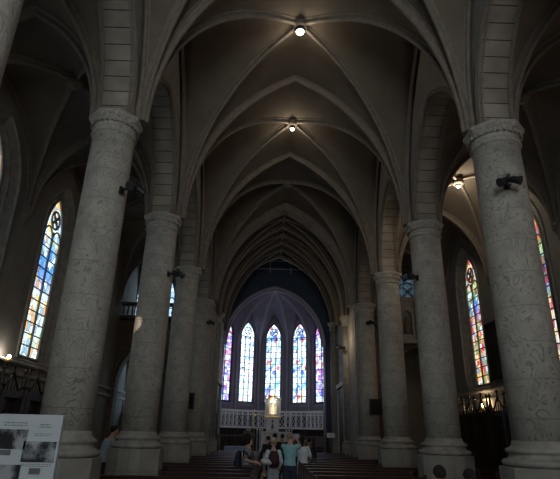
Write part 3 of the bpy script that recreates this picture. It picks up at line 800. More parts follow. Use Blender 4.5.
# ------------------------------------------------------------------ confessionals along the aisle walls
def confessional(W=2.7, H=2.15, D=.75):
    r = empty('confessional')
    # local: front faces -Y, width along X
    b = MB(); b.box(-W / 2, W / 2, -D + .15, 0, 0, H); b.box(-W / 2 - .05, W / 2 + .05, -D + .05, 0, H, H + .14); b.box(-W / 2 - .05, W / 2 + .05, -D + .02, 0, 0, .2)
    b.build('carcass', M['wood'], r)
    bw = W / 3
    for k in range(3):
        x = -W / 2 + bw * (k + .5)
        b = MB(); A = arc(bw * .36, .42, 8)
        P_ = [(x - bw * .36, .25)] + [(x + q, 1.45 + z) for q, z in A] + [(x - q, 1.45 + z) for q, z in reversed(A[:-1])] + [(x + bw * .36, .25)]
        b.tube([(u, -D + .12, v) for u, v in P_], .045, 6)
        for q in (-.18, 0, .18): b.tube([(x + q * bw, -D + .13, .3), (x + q * bw, -D + .13, 1.6)], .02, 5)
        b.build('door' if k == 1 else 'side_panel', M['wood'], r)
    for k in range(4):
        x = -W / 2 + bw * k
        b = MB(); b.box(x - .08, x + .08, -D, -D + .16, 0, H + .05)
        b.lathe((x, -D + .08, H + .05), [(.06, 0), (.06, .15), (.08, .17), (.045, .21), (.02, .46), (.045, .49), (.04, .53), (.01, .58)], 8, smooth=False)
        b.build('pinnacle', M['wood'], r)
    for k in range(3):
        x = -W / 2 + bw * (k + .5); b = MB()
        b.tube([(x - bw * .42, -D + .1, H + .1), (x, -D + .1, H + .48), (x + bw * .42, -D + .1, H + .1)], .025, 6)
        b.lathe((x, -D + .1, H + .45), [(.03, 0), (.05, .03), (.02, .06), (.02, .15), (.05, .19), (.01, .24)], 8)
        for q in (-.3, -.15, 0, .15, .3): b.tube([(x + q * bw, -D + .1, H + .1), (x + q * bw, -D + .1, H + .42 - abs(q) * .8)], .012, 5)
        b.build('gable_cresting', M['wood'], r)
    return r
c0 = confessional()
for k, (x, y, rz, lab) in enumerate(((-6.38, 12.5, PI / 2, 'dark carved wooden confessional under the left stained glass window'), (-6.38, 9.6, PI / 2, 'dark carved wooden confessional cut off by the left edge of the picture'),
    (6.38, 15.9, -PI / 2, 'dark carved wooden confessional under the right window, with warm glow behind its spires'), (6.38, 13.0, -PI / 2, 'dark carved wooden confessional partly hidden by the thick right column'))):
    o = c0 if k == 0 else copy_tree(c0)
    o.location = (x, y, 0); o.rotation_euler.z = rz; tag(o, lab, 'confessional', 'confessionals along the aisle walls')
# painting on the right wall
p = tag(empty('painting', (6.44, 14.85, 4.1)), 'large dark framed painting on the right wall beside the stained glass window', 'painting')
b = MB(); b.box(-.03, .04, -.68, .68, -.82, .82); b.build('canvas', plain('dark_canvas', (.022, .02, .018), .4, noise=.9, nscale=1.2), p)
b = MB()
for a in ((-.74, -.66, -.88, .88), (.66, .74, -.88, .88)): b.box(-.08, .04, *a)
for a in ((-.74, .74, -.88, -.80), (-.74, .74, .80, .88)): b.box(-.08, .04, *a)
b.build('frame', M['black'], p)
# small lamps on the walls
def wall_lamp(loc, sx, label, en, colr):
    o = tag(empty('wall_lamp', loc), label, 'lamp')
    b = MB(); b.box(0, -sx * .14, -.03, .03, -.25, -.2) if sx < 0 else b.box(-sx * .14, 0, -.03, .03, -.25, -.2); b.build('bracket', M['black'], o)
    b = MB(); b.lathe((-sx * .14, 0, -.2), [(.05, 0), (.08, .06), (.06, .1)], 12); b.build('cup', M['gold'], o)
    b = MB(); b.lathe((-sx * .14, 0, -.1), [(.02, 0), (.035, .02), (.04, .05), (.025, .08), (.01, .09)], 14); b.build('bulb', M['lampglow'], o)
    lamp('wall_lamp_light', 'POINT', (loc[0] - sx * .14, loc[1] - .12, loc[2] + .02), en, colr, .06)
wall_lamp((-6.46, 11.3, 3.12), -1, 'small bright lamp on the ledge left of the stained glass window', 4, (1, .93, .82))
wall_lamp((6.46, 16.35, 2.62), 1, 'small warm lamp behind the spires of the right confessional', 14, (1, .72, .4))

# ------------------------------------------------------------------ black spotlights on the columns, screens
def spot_fixture(loc, col, label, rr=.36, sc=.34):
    v = Vector((col[0] - loc[0], col[1] - loc[1])); d_ = v.length - rr - .004
    o = tag(empty('spotlight', loc, math.atan2(v.y, v.x)), label, 'spotlight', 'black spotlights on the columns')
    b = MB(); b.tube([(0, 0, 0), (d_, 0, 0)], .02, 6); b.box(d_ - .02, d_, -.04, .04, -.06, .06); b.box(-.025, .025, -.025, .025, -.09, .08); b.tube([(0, -.1, 0), (0, .1, 0)], .012, 6); b.build('bracket', M['black'], o)
    for k in (-1, 1):
        T = Matrix.Translation((-.03, k * .07, -.03)) @ Vector((-.35, k * .8, -.4)).to_track_quat('Z', 'Y').to_matrix().to_4x4() @ Matrix.Scale(sc, 4)
        b = MB(); b.lathe((0, 0, -.2), [(.09, 0), (.15, .05), (.16, .3), (.2, .42), (.2, .48), (.17, .46)], 16, M=T); b.build('lamp_head', M['black'], o)
    return o
cl = [c * K for c in CY]
spot_fixture((-2.60, 6.62, 5.0), (-3.15, cl[3]), 'black twin spotlight high on the thick left column')
spot_fixture((-2.62, 10.55, 4.9), (-3.15, cl[4]), 'black twin spotlight near the top of the light-patched column')
spot_fixture((2.98, 6.38, 5.18), (3.15, cl[3]), 'black twin spotlight high on the thick right column')
spot_fixture((2.62, 10.6, 4.98), (3.15, cl[4]), 'black twin spotlight on the left side of the second right column')
spot_fixture((-2.78, 18.4, 5.45), (-3.15, cl[6]), 'black twin spotlight on the farthest left column')
spot_fixture((3.26, 18.3, 5.58), (3.15, cl[6]), 'black twin spotlight on the farthest right column')
spot_fixture((2.50, 21.3, 5.12), (2.91, 45.4 * K), 'black twin spotlight beyond the right columns, on the slim pier', .24)
for nm, x0, x1, z0, z1, lab in (('television_screen', 3.05, 3.54, 2.26, 2.80, 'black square screen between the third and farthest right columns'), ('television_screen', -3.39, -3.10, 2.31, 2.86, 'narrow black screen in front of the farthest left column')):
    cx = (x0 + x1) / 2
    o = tag(empty(nm, (cx, 18.15, z0)), lab, 'screen', 'screens hung on the farthest columns')
    b = MB(); b.box(x0 - cx, x1 - cx, -.05, .05, 0, z1 - z0); b.build('housing', M['black'], o)
    b = MB(); b.box(x0 - cx + .04, x1 - cx - .04, -.056, -.05, .04, z1 - z0 - .04); b.build('display', plain('screen_glass', (.004, .004, .005), .15), o)
    b = MB(); b.box(-.05, .05, .05, .27, .22, .3); b.build('wall_bracket', M['black'], o)
lamp('added_spot', 'SPOT', (-2.60, 6.95, 4.72), 600, (1, .84, .62), .01, target=(-3.47, 10.72, 3.72), spot=math.radians(5.5), blend=.6)  # added spot, stands in for a sunbeam falling on the second left column

# ------------------------------------------------------------------ choir furniture
CZ = .5
b = MB()
for k in range(3): b.box(-2.85, 2.6, 23.3 + .25 * k, 24.8 + .0001 * k, .0 if k == 0 else .1667 * k, .1667 * (k + 1))
b.box(-3.4, 2.75, 24.81, 29.5, .0, .5)
struct(b.build('floor_choir', M['floor']))
ax = AC * K
SPk = [(-2.72, 27.75), (-1.92, 28.45), (-.75, 29.05), (.75, 29.05), (1.92, 28.45), (2.72, 27.75)]
gs = tag(empty('choir_screen', (ax, 28.5, CZ)), 'white carved lattice gallery curving behind the altar', 'screen')
for i in range(5):
    p, q = Vector((*SPk[i], 0)), Vector((*SPk[i + 1], 0)); p.y -= 28.5; q.y -= 28.5
    d = (q - p).normalized(); Ls = (q - p).length; T = Matrix.Translation(p) @ Matrix(((d.x, -d.y, 0, 0), (d.y, d.x, 0, 0), (0, 0, 1, 0), (0, 0, 0, 1)))
    za, zb = 1.82 - CZ, 2.76 - CZ
    b = MB()
    b.obox(T, 0, Ls, -.07, .07, zb - .1, zb); b.obox(T, 0, Ls, -.05, .05, zb - .26, zb - .22); b.obox(T, 0, Ls, -.05, .05, za, za + .09)
    n = 4; bw = Ls / n
    for k in range(n + 1):
        x = Ls * k / n; b.obox(T, x - .035, x + .035, -.06, .06, za, zb)
        if k < n:
            for j in range(3): b.obox(T, x + bw * (j + .5) / 3 - .02, x + bw * (j + .5) / 3 + .02, -.03, .03, zb - .22, zb - .1)
            z0, z1 = za + .09, zb - .26; zm = (z0 + z1) / 2
            for (xa, z_a, xb, z_b) in ((0, z0, bw, z1), (bw, z0, 0, z1), (0, zm, bw / 2, z1), (bw / 2, z0, bw, zm), (bw / 2, z1, bw, zm), (0, zm, bw / 2, z0)):
                b.tube([T @ Vector((x + xa, 0, z_a)), T @ Vector((x + xb, 0, z_b))], .013, 5, smooth=False)
    b.build('lattice_panel', M['white'], gs)
    b = MB(); b.obox(T, .01, Ls - .01, .09, .13, 0, zb - .02)
    k = .1
    while k < Ls - .05: b.obox(T, k, k + .04, .03, .09, 0, za - .02); k += .28
    b.obox(T, 0, Ls, -.02, .09, za - .06, za)
    b.build('wooden_back', M['wood'], gs)
for sx in (-1, 1):
    b = MB(); b.box(sx * 2.80 - .06, sx * 2.80 + .06, -.86, -.74, 0, 2.32); b.box(sx * 2.80 - .1, sx * 2.80 + .1, -.9, -.7, 2.24, 2.34); b.build('end_post', plain('gilt_stone', (.42, .34, .24), .6), gs)
al = tag(empty('high_altar', (-.17, 26.2, CZ)), 'pale stone altar table in the centre of the choir', 'altar')
b = MB(); b.box(-.74, .74, -.3, .3, 1.08, 1.17); b.build('altar_top', M['white'], al)
b = MB(); b.box(-.68, .68, -.24, .24, 0, 1.08)
for k in range(7): b.lathe((-.63 + k * .21, -.26, 0), [(.05, 0), (.03, .06), (.03, 1.0), (.05, 1.07)], 8)
b.build('altar_base', M['white'], al)
tw = tag(empty('tabernacle_tower', (-.27, 27.0, CZ)), 'white gothic tabernacle tower with a glowing gilded statue niche', 'tabernacle')
b = MB(); F = lambda u, v, w: (u, w, v)
b.box(-.32, .32, -.1, .16, 0, 1.9)
opening(b, F, -.36, .36, 1.9, 2.72, 0, .2, 2.32, .26, 2.0, -.12, .12); b.box(-.36, .36, .12, .16, 1.9, 2.72); b.build('tower_body', M['white'], tw)
b = MB(); b.box(-.42, .42, -.16, .18, 1.86, 1.93); b.tube([(-.4, -.1, 2.7), (-.2, -.1, 2.8), (0, -.1, 2.86), (.2, -.1, 2.8), (.4, -.1, 2.7)], .04, 8); b.build('gilded_moulding', M['gold'], tw)
for sx in (-1, 1):
    b = MB(); b.lathe((sx * .38, -.12, 1.93), [(.05, 0), (.03, .05), (.03, .75), (.05, .82), (.01, .96)], 8); b.build('finial', M['white'], tw)
b = MB(); b.lathe((0, 0.0, 2.0), [(.07, 0), (.09, .15), (.07, .34), (.04, .41), (.05, .45), (.045, .5), (.01, .54)], 14); b.build('statue', M['shrine'], tw)
b = MB(); b.lathe((0, -.13, 1.3), [(.05, 0), (.06, .05), (.045, .2), (.02, .25)], 10); b.lathe((0, -.13, 1.6), [(.04, 0), (.05, .08), (.01, .14)], 8); b.build('relief_figure', M['capt'] if 'capt' in M else M['brown'], tw)
lamp('added_shrine_light', 'POINT', (-.27, 26.78, 3.1), 2.5, (1, .85, .6), .03)  # added point light, brightens the tower niche
for xx in (-1.9, 1.4): lamp('added_choir_light', 'POINT', (xx, 26.4, 4.6), 16, (.9, .93, 1), .1)  # added lights, brighten the white screen and altar from the front
for k, (xx, lab) in enumerate(((-1.9, 'small added lamp hanging on the left side of the choir'), (1.4, 'small added lamp hanging on the right side of the choir'))):
    o = tag(empty('added_choir_lamp', (xx, 26.4, 4.7)), lab, 'lamp', 'small added choir lamps')
    b = MB(); b.lathe((0, 0, 0), [(.03, 0), (.06, .03), (.05, .08), (.01, .1)], 12); b.build('lamp_shade', M['black'], o)
    b = MB(); b.tube([(0, 0, .09), (0, 0, 11.16 - 4.7)], .005, 5); b.build('wire', M['black'], o)
cs0 = None
for k, x in enumerate((-1.04, -.90, -.78, .45, .58, .71)):
    if cs0 is None:
        o = cs0 = empty('candlestick')
        b = MB(); b.lathe((0, 0, 0), [(.055, 0), (.05, .04), (.015, .1), (.03, .3), (.015, .4), (.02, 1.2), (.05, 1.26), (.012, 1.28)], 10); b.build('stem', M['white'], o)
        b = MB(); b.lathe((0, 0, 1.28), [(.02, 0), (.02, .75), (.006, .78)], 8); b.build('candle', M['white'], o)
    else: o = copy_tree(cs0)
    o.location = (x, 26.7, CZ)
    tag(o, 'tall white candlestick, %s of the three %s the altar' % (('leftmost', 'middle', 'rightmost')[k % 3], 'left of' if k < 3 else 'right of'), 'candlestick', 'tall candlesticks beside the altar')
cr = tag(empty('altar_cross', (-1.2, 26.95, CZ)), 'slender processional cross standing left of the altar', 'cross')
b = MB(); b.tube([(0, 0, 0.04), (0, 0, 2.25)], .018, 6); b.box(-.14, .14, -.015, .015, 1.95, 1.99); b.lathe((0, 0, 0), [(.1, 0), (.04, .04)], 10); b.build('shaft', M['gold'], cr)
for x0, x1, lab in ((-2.82, -.95, 'dark wooden altar rail left of the altar'), (.6, 2.5, 'dark wooden altar rail right of the altar')):
    o = tag(empty('altar_rail', ((x0 + x1) / 2, 24.3, CZ)), lab, 'rail', 'altar rails'); h = (x1 - x0) / 2
    b = MB(); b.box(-h, h, -.06, .06, .92, .99); b.box(-h, h, -.06, .06, 0, .08); b.build('handrail', M['pew'], o)
    b = MB()
    for j in range(int((2 * h - .1) / .14) + 1): b.lathe((-h + .07 + j * .14, 0, .08), [(.035, 0), (.02, .1), (.04, .35), (.02, .65), (.035, .84)], 8)
    b.build('baluster', M['pew'], o)['kind'] = 'stuff'
o = tag(empty('side_table', (-1.80, 22.75, 0)), 'table with pale blue cloth in front of the left altar rail', 'table')
b = MB(); b.box(-.5, .5, -.3, .3, .98, 1.03); b.build('table_top', M['wood'], o)
b = MB(); b.box(-.52, .52, -.32, .32, 1.035, 1.045); b.box(-.52, .52, -.33, -.315, .80, 1.045); b.build('cloth', plain('blue_cloth', (.35, .42, .62), .8, noise=.35, nscale=9), o)
for x in (-.46, .46):
    for y in (-.26, .26): b = MB(); b.box(x - .025, x + .025, y - .025, y + .025, 0, .98); b.build('leg', M['wood'], o)
o = tag(empty('flower_arrangement', (-1.42, 25.0, CZ)), 'yellow-green flower arrangement standing left of the altar', 'flowers')
b = MB(); b.lathe((0, 0, 0), [(.10, 0), (.10, .6), (.08, .62), (.13, .75), (.11, .85)], 14); b.build('vase', M['white'], o)
b = MB(); q = random.Random(3)
for k in range(60):
    a, e, r_ = q.uniform(0, 2 * PI), q.uniform(-.3, 1.3), q.uniform(.08, .22)
    c = Vector((math.cos(a) * math.cos(e) * r_, math.sin(a) * math.cos(e) * r_, 1.0 + math.sin(e) * r_ * 1.2))
    b.tube([(0, 0, .8), c * .5 + Vector((0, 0, .45)), c], [.005, .005, .028], 5)
b.build('foliage', plain('leaves', (.20, .22, .10), .7, noise=.5, nscale=20), o)
b = MB()
for k in range(24):
    a, e, r_ = q.uniform(0, 2 * PI), q.uniform(-.2, 1.4), q.uniform(.17, .24)
    b.lathe((math.cos(a) * math.cos(e) * r_, math.sin(a) * math.cos(e) * r_, 1.0 + math.sin(e) * r_ * 1.2), [(.005, -.015), (.035, 0), (.02, .02), (.005, .025)], 7)
b.build('blossoms', plain('blossom', (.75, .72, .45), .7), o)
o = tag(empty('lectern', (2.36, 23.9, .5)), 'dark lectern with a white open book right of the altar', 'lectern')
b = MB(); b.lathe((0, 0, 0), [(.18, 0), (.18, .04), (.04, .07), (.04, .96)], 12); b.build('stand', M['wood'], o)
T = Matrix.Translation((0, 0, 1.05)) @ Matrix.Rotation(math.radians(50), 4, 'X')
b = MB(); b.obox(T, -.2, .2, -.15, .15, -.025, 0); b.build('desk', M['wood'], o)
k = tag(empty('open_book', (2.36, 23.9, .5)), 'white open book lying on the lectern', 'book')
b = MB(); b.obox(T, -.18, -.004, -.13, .13, .002, .02); b.obox(T, .004, .18, -.13, .13, .002, .02); b.build('pages', plain('paper', (.8, .85, .9), .7), k)
ch0 = None
for k, (x, y, lab) in enumerate(((1.85, 24.0, 'wooden choir chair just left of the lectern'), (1.3, 24.0, 'wooden choir chair, second to the left of the lectern'), (.75, 24.0, 'wooden choir chair nearest the altar on its right side'))):
    if ch0 is None:
        o = ch0 = empty('choir_chair')
        b = MB(); b.box(-.21, .21, -.1, .1, .42, .46); b.build('seat', M['pew'], o)
        b = MB(); b.box(-.21, .21, -.13, -.10, .55, 1.0); b.build('backrest', M['pew'], o)
        for a in (-.19, .19):
            for c in (-.115, .08): b = MB(); b.box(a - .018, a + .018, c - .016, c + .016, 0, .42 if c > 0 else .56); b.build('leg', M['pew'], o)
    else: o = copy_tree(ch0)
    o.location = (x, y, CZ); tag(o, lab, 'chair', 'choir chairs by the lectern')
lamp('pier_light', 'POINT', (2.15, 20.6, 5.3), 20, (1, .8, .55), .1)
lamp('added_spot', 'SPOT', (2.72, 11.0, 5.1), 45, (1, .82, .58), .03, target=(3.2, 14.3, 6.9), spot=math.radians(38), blend=.8)  # added spot, brightens the arch soffit by the third right column
# leaflets on the pews
for x, y, lab in ((-1.72, 13.97, 'white leaflet lying on a left pew ledge, the left of two'), (-1.45, 13.97, 'white leaflet lying on a left pew ledge, the right of two')):
    b = MB(); b.box(x, x + .2, y - .07, y + .05, .727, .745); o = b.build('leaflet', plain('leaflet_paper', (.75, .75, .75), .7), None); tag(o, lab, 'leaflet', 'leaflets on the pew ledge')

# ------------------------------------------------------------------ people
def sph(b, c, r, n=14, m=9):
    rx, ry, rz = r if isinstance(r, (tuple, list)) else (r, r, r)
    vs = [(c[0], c[1], c[2] - rz)]; fs = []
    for i in range(1, m):
        th = PI * i / m
        for k in range(n):
            a = 2 * PI * k / n; vs.append((c[0] + rx * math.sin(th) * math.cos(a), c[1] + ry * math.sin(th) * math.sin(a), c[2] - rz * math.cos(th)))
    vs.append((c[0], c[1], c[2] + rz)); L_ = len(vs) - 1
    for k in range(n):
        fs.append((0, 1 + (k + 1) % n, 1 + k)); fs.append((L_, 1 + (m - 2) * n + k, 1 + (m - 2) * n + (k + 1) % n))
    for i in range(m - 2):
        for k in range(n):
            a, c_ = 1 + i * n + k, 1 + i * n + (k + 1) % n; fs.append((a, c_, c_ + n, a + n))
    b.add(vs, fs, smooth=True)
def limb(b, p, q, r0, r1):
    p, q = Vector(p), Vector(q)
    b.tube([p, p.lerp(q, .3), p.lerp(q, .7), q], [r0, r0 * .75 + r1 * .3, r0 * .35 + r1 * .68, r1], 12)
    sph(b, p, r0 * .99); sph(b, q, r1 * .99)
def loft(b, rings, n=20):
    vs = []; fs = []
    for (cx, cy, z, rx, ry) in rings:
        for k in range(n): a = 2 * PI * k / n; vs.append((cx + rx * math.cos(a), cy + ry * math.sin(a), z))
    for i in range(len(rings) - 1):
        for k in range(n): fs.append((i * n + k, i * n + (k + 1) % n, (i + 1) * n + (k + 1) % n, (i + 1) * n + k))
    b.add(vs, fs, smooth=True); b.add(vs[:n], [tuple(range(n))[::-1]]); b.add(vs[-n:], [tuple(range(n))])
def fuse(b, name, mat, parent, vox=.014, smooth=3):
    """unite overlapping closed shapes into one continuous surface"""
    o = b.build(name, mat, parent)
    m = o.modifiers.new('r', 'REMESH'); m.mode = 'VOXEL'; m.voxel_size = vox; m.use_smooth_shade = True
    if smooth: s_ = o.modifiers.new('s', 'SMOOTH'); s_.iterations = smooth; s_.factor = .5
    dg = bpy.context.evaluated_depsgraph_get(); me = bpy.data.meshes.new_from_object(o.evaluated_get(dg), depsgraph=dg)
    o.modifiers.clear(); old = o.data; o.data = me; bpy.data.meshes.remove(old); me.name = name
    if not me.materials: me.materials.append(mat)
    return o
SKIN = plain('skin', (.50, .29, .22), .55, noise=.08); SKIN2 = plain('skin_pale', (.62, .40, .32), .55, noise=.08)
def hand(b, w, d, s=1):
    """palm and five curled fingers from wrist w in direction d"""
    w, d = Vector(w), Vector(d).normalized()
    side = d.cross(Vector((0, 0, 1)));
    if side.length < .2: side = Vector((1, 0, 0))
    side.normalize(); nn = side.cross(d).normalized()
    c = w + d * .05; limb(b, w, w + d * .085 + side * .0, .026, .03)
    limb(b, w + d * .04 - side * .018, w + d * .09 - side * .025, .02, .018); limb(b, w + d * .04 + side * .018, w + d * .09 + side * .025, .02, .018)
    for k, ln in enumerate((.065, .078, .072, .055)):
        a = w + d * .095 + side * (.034 - .0225 * k); e = a + d * ln * .6 - nn * .012; g = e + d * ln * .35 - nn * .03
        limb(b, a, e, .0105, .0095); limb(b, e, g, .0095, .008)
    a = w + d * .03 + side * .03; e = a + d * .045 + side * .025; g = e + d * .03 - nn * .008
    limb(b, a, e, .014, .011); limb(b, e, g, .011, .009)
def person(loc, rz, label, H=1.75, top=(.5, .5, .5), bot=(.1, .1, .1), hair=(.02, .015, .012), hairstyle='short', sleeve='short', bottom='trousers',
           arms=None, skin=SKIN, lean=0.0, seated=False, shoe=(.02, .02, .02), fem=False, topmat=None, hat=None, bald=False, turn=0.0):
    s = H / 1.75
    r = tag(empty('person', loc, rz), label, 'person', 'visitors')
    sw = .175 if fem else .19; hw = .165 if fem else .155
    V = lambda x, y, z: (x * s, y * s, z * s)
    dz = -.47 if seated else 0        # seated: pelvis at seat height
    def P(x, y, z):                   # torso point with forward lean about the hips
        zz = z - .92; return Vector(V(x, y + zz * math.sin(lean), .92 + dz + zz * math.cos(lean)))
    body = MB()
    rings = [(.86, hw * .9, .10), (.94, hw, .115), (1.06, hw * .84, .1), (1.18, hw * .9, .105), (1.3, sw * .92, .12), (1.39, sw * .9, .11), (1.44, sw * .6, .085), (1.48, .065, .06)]
    def tor(b, infl, z0=0, z1=9):
        rg = []
        for z, rx, ry in rings:
            if z0 <= z <= z1: c = P(0, 0, z); rg.append((c.x, c.y, c.z, (rx + infl) * s, (ry + infl) * s))
        loft(b, rg)
    tor(body, 0)
    sh = [P(-sw + .01, 0, 1.40), P(sw - .01, 0, 1.40)]
    if arms is None: arms = [((-.24, -.02, 1.12), (-.25, .06, .88)), ((.24, -.02, 1.12), (.25, .06, .88))]
    AR = [(sh[0], P(*arms[0][0]), P(*arms[0][1])), (sh[1], P(*arms[1][0]), P(*arms[1][1]))]
    for a, e, w in AR:
        limb(body, a, e, .05 * s, .038 * s); limb(body, e, w, .038 * s, .025 * s)
        hand(body, w, (w - e))
    if seated: LG = [(Vector(V(x * .09, 0, .45)), Vector(V(x * .11, .42, .47)), Vector(V(x * .11, .40, .09))) for x in (-1, 1)]
    else: LG = [(Vector(V(x * .085, 0, .88)), Vector(V(x * .095, .015, .48)), Vector(V(x * .1, -.02, .08))) for x in (-1, 1)]
    for h, k, a in LG:
        limb(body, h, k, .082 * s, .052 * s); limb(body, k, a, .052 * s, .036 * s)
        limb(body, a - Vector((0, .02, .03)), a + Vector((0, .15 * s, -.045)), .035 * s, .028 * s)
    nk = P(0, 0, 1.44); hc = P(0, .02, 1.635); limb(body, nk, hc - Vector((0, 0, .04)), .058 * s, .05 * s)
    ct, st = math.cos(turn), math.sin(turn)
    def Hd(x, y, z): return Vector((hc.x + (x * ct - y * st) * s, hc.y + (x * st + y * ct) * s, hc.z + z * s))
    sph(body, Hd(0, 0, .015), (.074 * s, .092 * s, .098 * s)); sph(body, Hd(0, .025, -.045), (.055 * s, .06 * s, .062 * s))
    limb(body, Hd(0, .085, .005), Hd(0, .105, -.025), .009 * s, .014 * s)
    for x in (-1, 1): sph(body, Hd(x * .077, -.005, -.012), (.012, .022, .032)); sph(body, Hd(x * .04, .06, -.02), .024)
    limb(body, Hd(-.018, .082, -.062), Hd(.018, .082, -.062), .009, .009); sph(body, Hd(0, .07, -.092), .024)
    fuse(body, 'body', skin, r, .011 * s, 2)
    for x in (-1, 1):
        b = MB(); sph(b, Hd(x * .03, .078, .012), .012, 8, 6); b.build('eye', plain('eye', (.05, .04, .035), .2), r)
    # top
    tm = topmat or plain('shirt', top, .85, noise=.12, nscale=14)
    b = MB(); tor(b, .018, .9, 1.47)
    for a, e, w in AR:
        if sleeve == 'long': limb(b, a, e, .066 * s, .054 * s); limb(b, e, e.lerp(w, .92), .052 * s, .04 * s)
        elif sleeve == 'short': limb(b, a, a.lerp(e, .72), .068 * s, .062 * s)
        else: sph(b, a, .06 * s)
    fuse(b, 'shirt', tm, r, .014)
    # bottom
    b = MB(); c0_, c1_ = P(0, 0, .86), P(0, 0, 1.0)
    if bottom == 'skirt':
        loft(b, [(0, 0, .32 * s, .27 * s, .24 * s), (0, 0, .6 * s, .22 * s, .19 * s), (0, 0, .9 * s, hw * s * 1.06, .135 * s), (0, 0, 1.02 * s, hw * s * .95, .12 * s)])
    else:
        loft(b, [(c0_.x, c0_.y, c0_.z - .04, (hw + .01) * s, .115 * s), (c0_.x, c0_.y, c0_.z + .06, (hw + .015) * s, .13 * s), (c1_.x, c1_.y, c1_.z, (hw) * s, .12 * s)])
        for h, k, a in LG:
            if bottom == 'shorts': limb(b, h, h.lerp(k, .9), .1 * s, .085 * s)
            else: limb(b, h, k, .098 * s, .074 * s); limb(b, k, k.lerp(a, .93), .072 * s, .064 * s)
    fuse(b, {'skirt': 'skirt', 'shorts': 'shorts'}.get(bottom, 'trousers'), plain('trouser_cloth', bot, .85, noise=.12), r, .015)
    for h, k, a in LG:
        b = MB(); limb(b, a + Vector((0, -.035, -.04)), a + Vector((0, .16 * s, -.045)), .042 * s, .036 * s); limb(b, a + Vector((0, 0, .0)), a + Vector((0, .03, -.03)), .045 * s, .045 * s); fuse(b, 'shoe', plain('shoe', shoe, .5), r, .012, 1)
    # hair
    hm = plain('hair', hair, .95, noise=.5, nscale=40)
    b = MB()
    if hairstyle == 'short':
        sph(b, Hd(0, -.018, .035), (.081 * s, .094 * s, .09 * s))
    elif hairstyle == 'curly':
        q = random.Random(5)
        sph(b, Hd(0, -.04, .02), (.125 * s, .125 * s, .135 * s))
        for k in range(70):
            a, e = q.uniform(0, 2 * PI), q.uniform(-.9, 1.5)
            if math.sin(a) * math.cos(e) > .35 and e < .9: continue
            sph(b, Hd(math.cos(a) * math.cos(e) * .14, -.045 + math.sin(a) * math.cos(e) * .14, .01 + math.sin(e) * .145), q.uniform(.02, .034), 8, 6)
    elif hairstyle == 'long':
        sph(b, Hd(0, -.02, .03), (.083 * s, .097 * s, .095 * s)); limb(b, Hd(0, -.055, .0), Hd(0, -.075, -.16), .072 * s, .06 * s)
    elif hairstyle == 'thin':
        sph(b, Hd(0, -.03, .012), (.079 * s, .088 * s, .07 * s))
    fuse(b, 'hair', hm, r, .011, 1)
    if hat:
        b = MB(); p = Hd(0, -.005, .04); b.lathe(p, [(.13 * s, 0), (.13 * s, .008), (.095 * s, .015), (.092 * s, .06), (.075 * s, .092), (.02, .1)], 20); b.build('hat', plain('hat_cloth', hat, .8), r)
    return r, AR, P
def backpack(pr_, rz, off, label, c, sc=1.0, s=.85):
    o = tag(empty('backpack', pr_, rz), label, 'backpack', 'backpacks worn by visitors'); o.scale = (s, s, s * .97)
    m = plain('backpack_cloth', c, .7, noise=.2, nscale=12)
    b = MB(); loft(b, [(0, off, 1.0, .12 * sc, .06), (0, off, 1.05, .155 * sc, .085), (0, off - .01, 1.2, .16 * sc, .095), (0, off, 1.34, .145 * sc, .085), (0, off + .01, 1.44, .10 * sc, .06), (0, off + .01, 1.46, .04, .03)], 16); fuse(b, 'bag_body', m, o, .014)
    b = MB(); loft(b, [(0, off - .085, 1.06, .1 * sc, .035), (0, off - .095, 1.14, .115 * sc, .045), (0, off - .09, 1.23, .1 * sc, .035)], 14); b.build('front_pocket', m, o)
    for x in (-.09, .09):
        b = MB(); b.tube([(x, off + .07, 1.42), (x, .0, 1.475), (x * 1.15, .125, 1.40), (x * 1.3, .15, 1.25), (x * 1.4, .08, 1.08), (x * 1.2, off + .05, 1.05)], .014, 6); b.build('shoulder_strap', m, o)
M['print'] = photo_mat('printed_blouse', 2.2, 26)
# the visitors in the middle aisle
P1 = (-.95, 12.68, 0)
person(P1, -PI / 2 - .25, 'woman with big dark curly hair and patterned top standing in the aisle, facing right', 1.52, bot=(.17, .17, .18), hairstyle='curly', fem=True, topmat=M['print'], sleeve='short',
       arms=[((-.23, .0, 1.16), (-.12, .22, 1.10)), ((.23, .02, 1.16), (.12, .22, 1.10))], skin=SKIN2)
backpack((P1[0], P1[1], 0), -PI / 2 - .25, -.27, 'dark navy backpack on the curly-haired woman', (.02, .025, .045))
b = MB(); sph(b, (0, 0, 0), (.11, .09, .075)); sph(b, (.07, .02, -.03), (.07, .07, .05)); sph(b, (-.06, 0, .02), (.06, .07, .05))
o = fuse(b, 'sun_hat', plain('white_hat', (.7, .7, .72), .7), None, .012); o.location = (P1[0] + .43, P1[1] - .02, .97); tag(o, 'crumpled white sun hat held by the curly-haired woman', 'hat')
P2 = (-.34, 13.2, 0)
person(P2, .05, 'person with tan hat, long white shirt and burgundy backpack seen from behind', 1.46, top=(.78, .82, .88), bot=(.42, .44, .48), hair=(.42, .27, .15), hairstyle='short', sleeve='long', fem=True, hat=(.55, .42, .28),
       arms=[((-.26, .0, 1.13), (-.25, .12, .92)), ((.25, .02, 1.13), (.2, .18, .98))], skin=SKIN2, shoe=(.4, .4, .4))
backpack((P2[0], P2[1], 0), .05, -.25, 'burgundy backpack on the person with the tan hat', (.06, .018, .025))
P3 = (.06, 13.0, 0)
_, AR, _ = person(P3, -.35, 'balding man in teal shirt and navy shorts raising both arms to take a photo', 1.63, top=(.36, .70, .76), bot=(.035, .045, .075), hair=(.50, .30, .22), hairstyle='thin', sleeve='short', bottom='shorts',
       arms=[((-.17, .24, 1.38), (-.035, .40, 1.56)), ((.21, .22, 1.40), (.07, .42, 1.56))], skin=SKIN2)
o = tag(empty('smartphone', (P3[0], P3[1], 0), -.35), 'dark smartphone held up by the man in the teal shirt', 'phone')
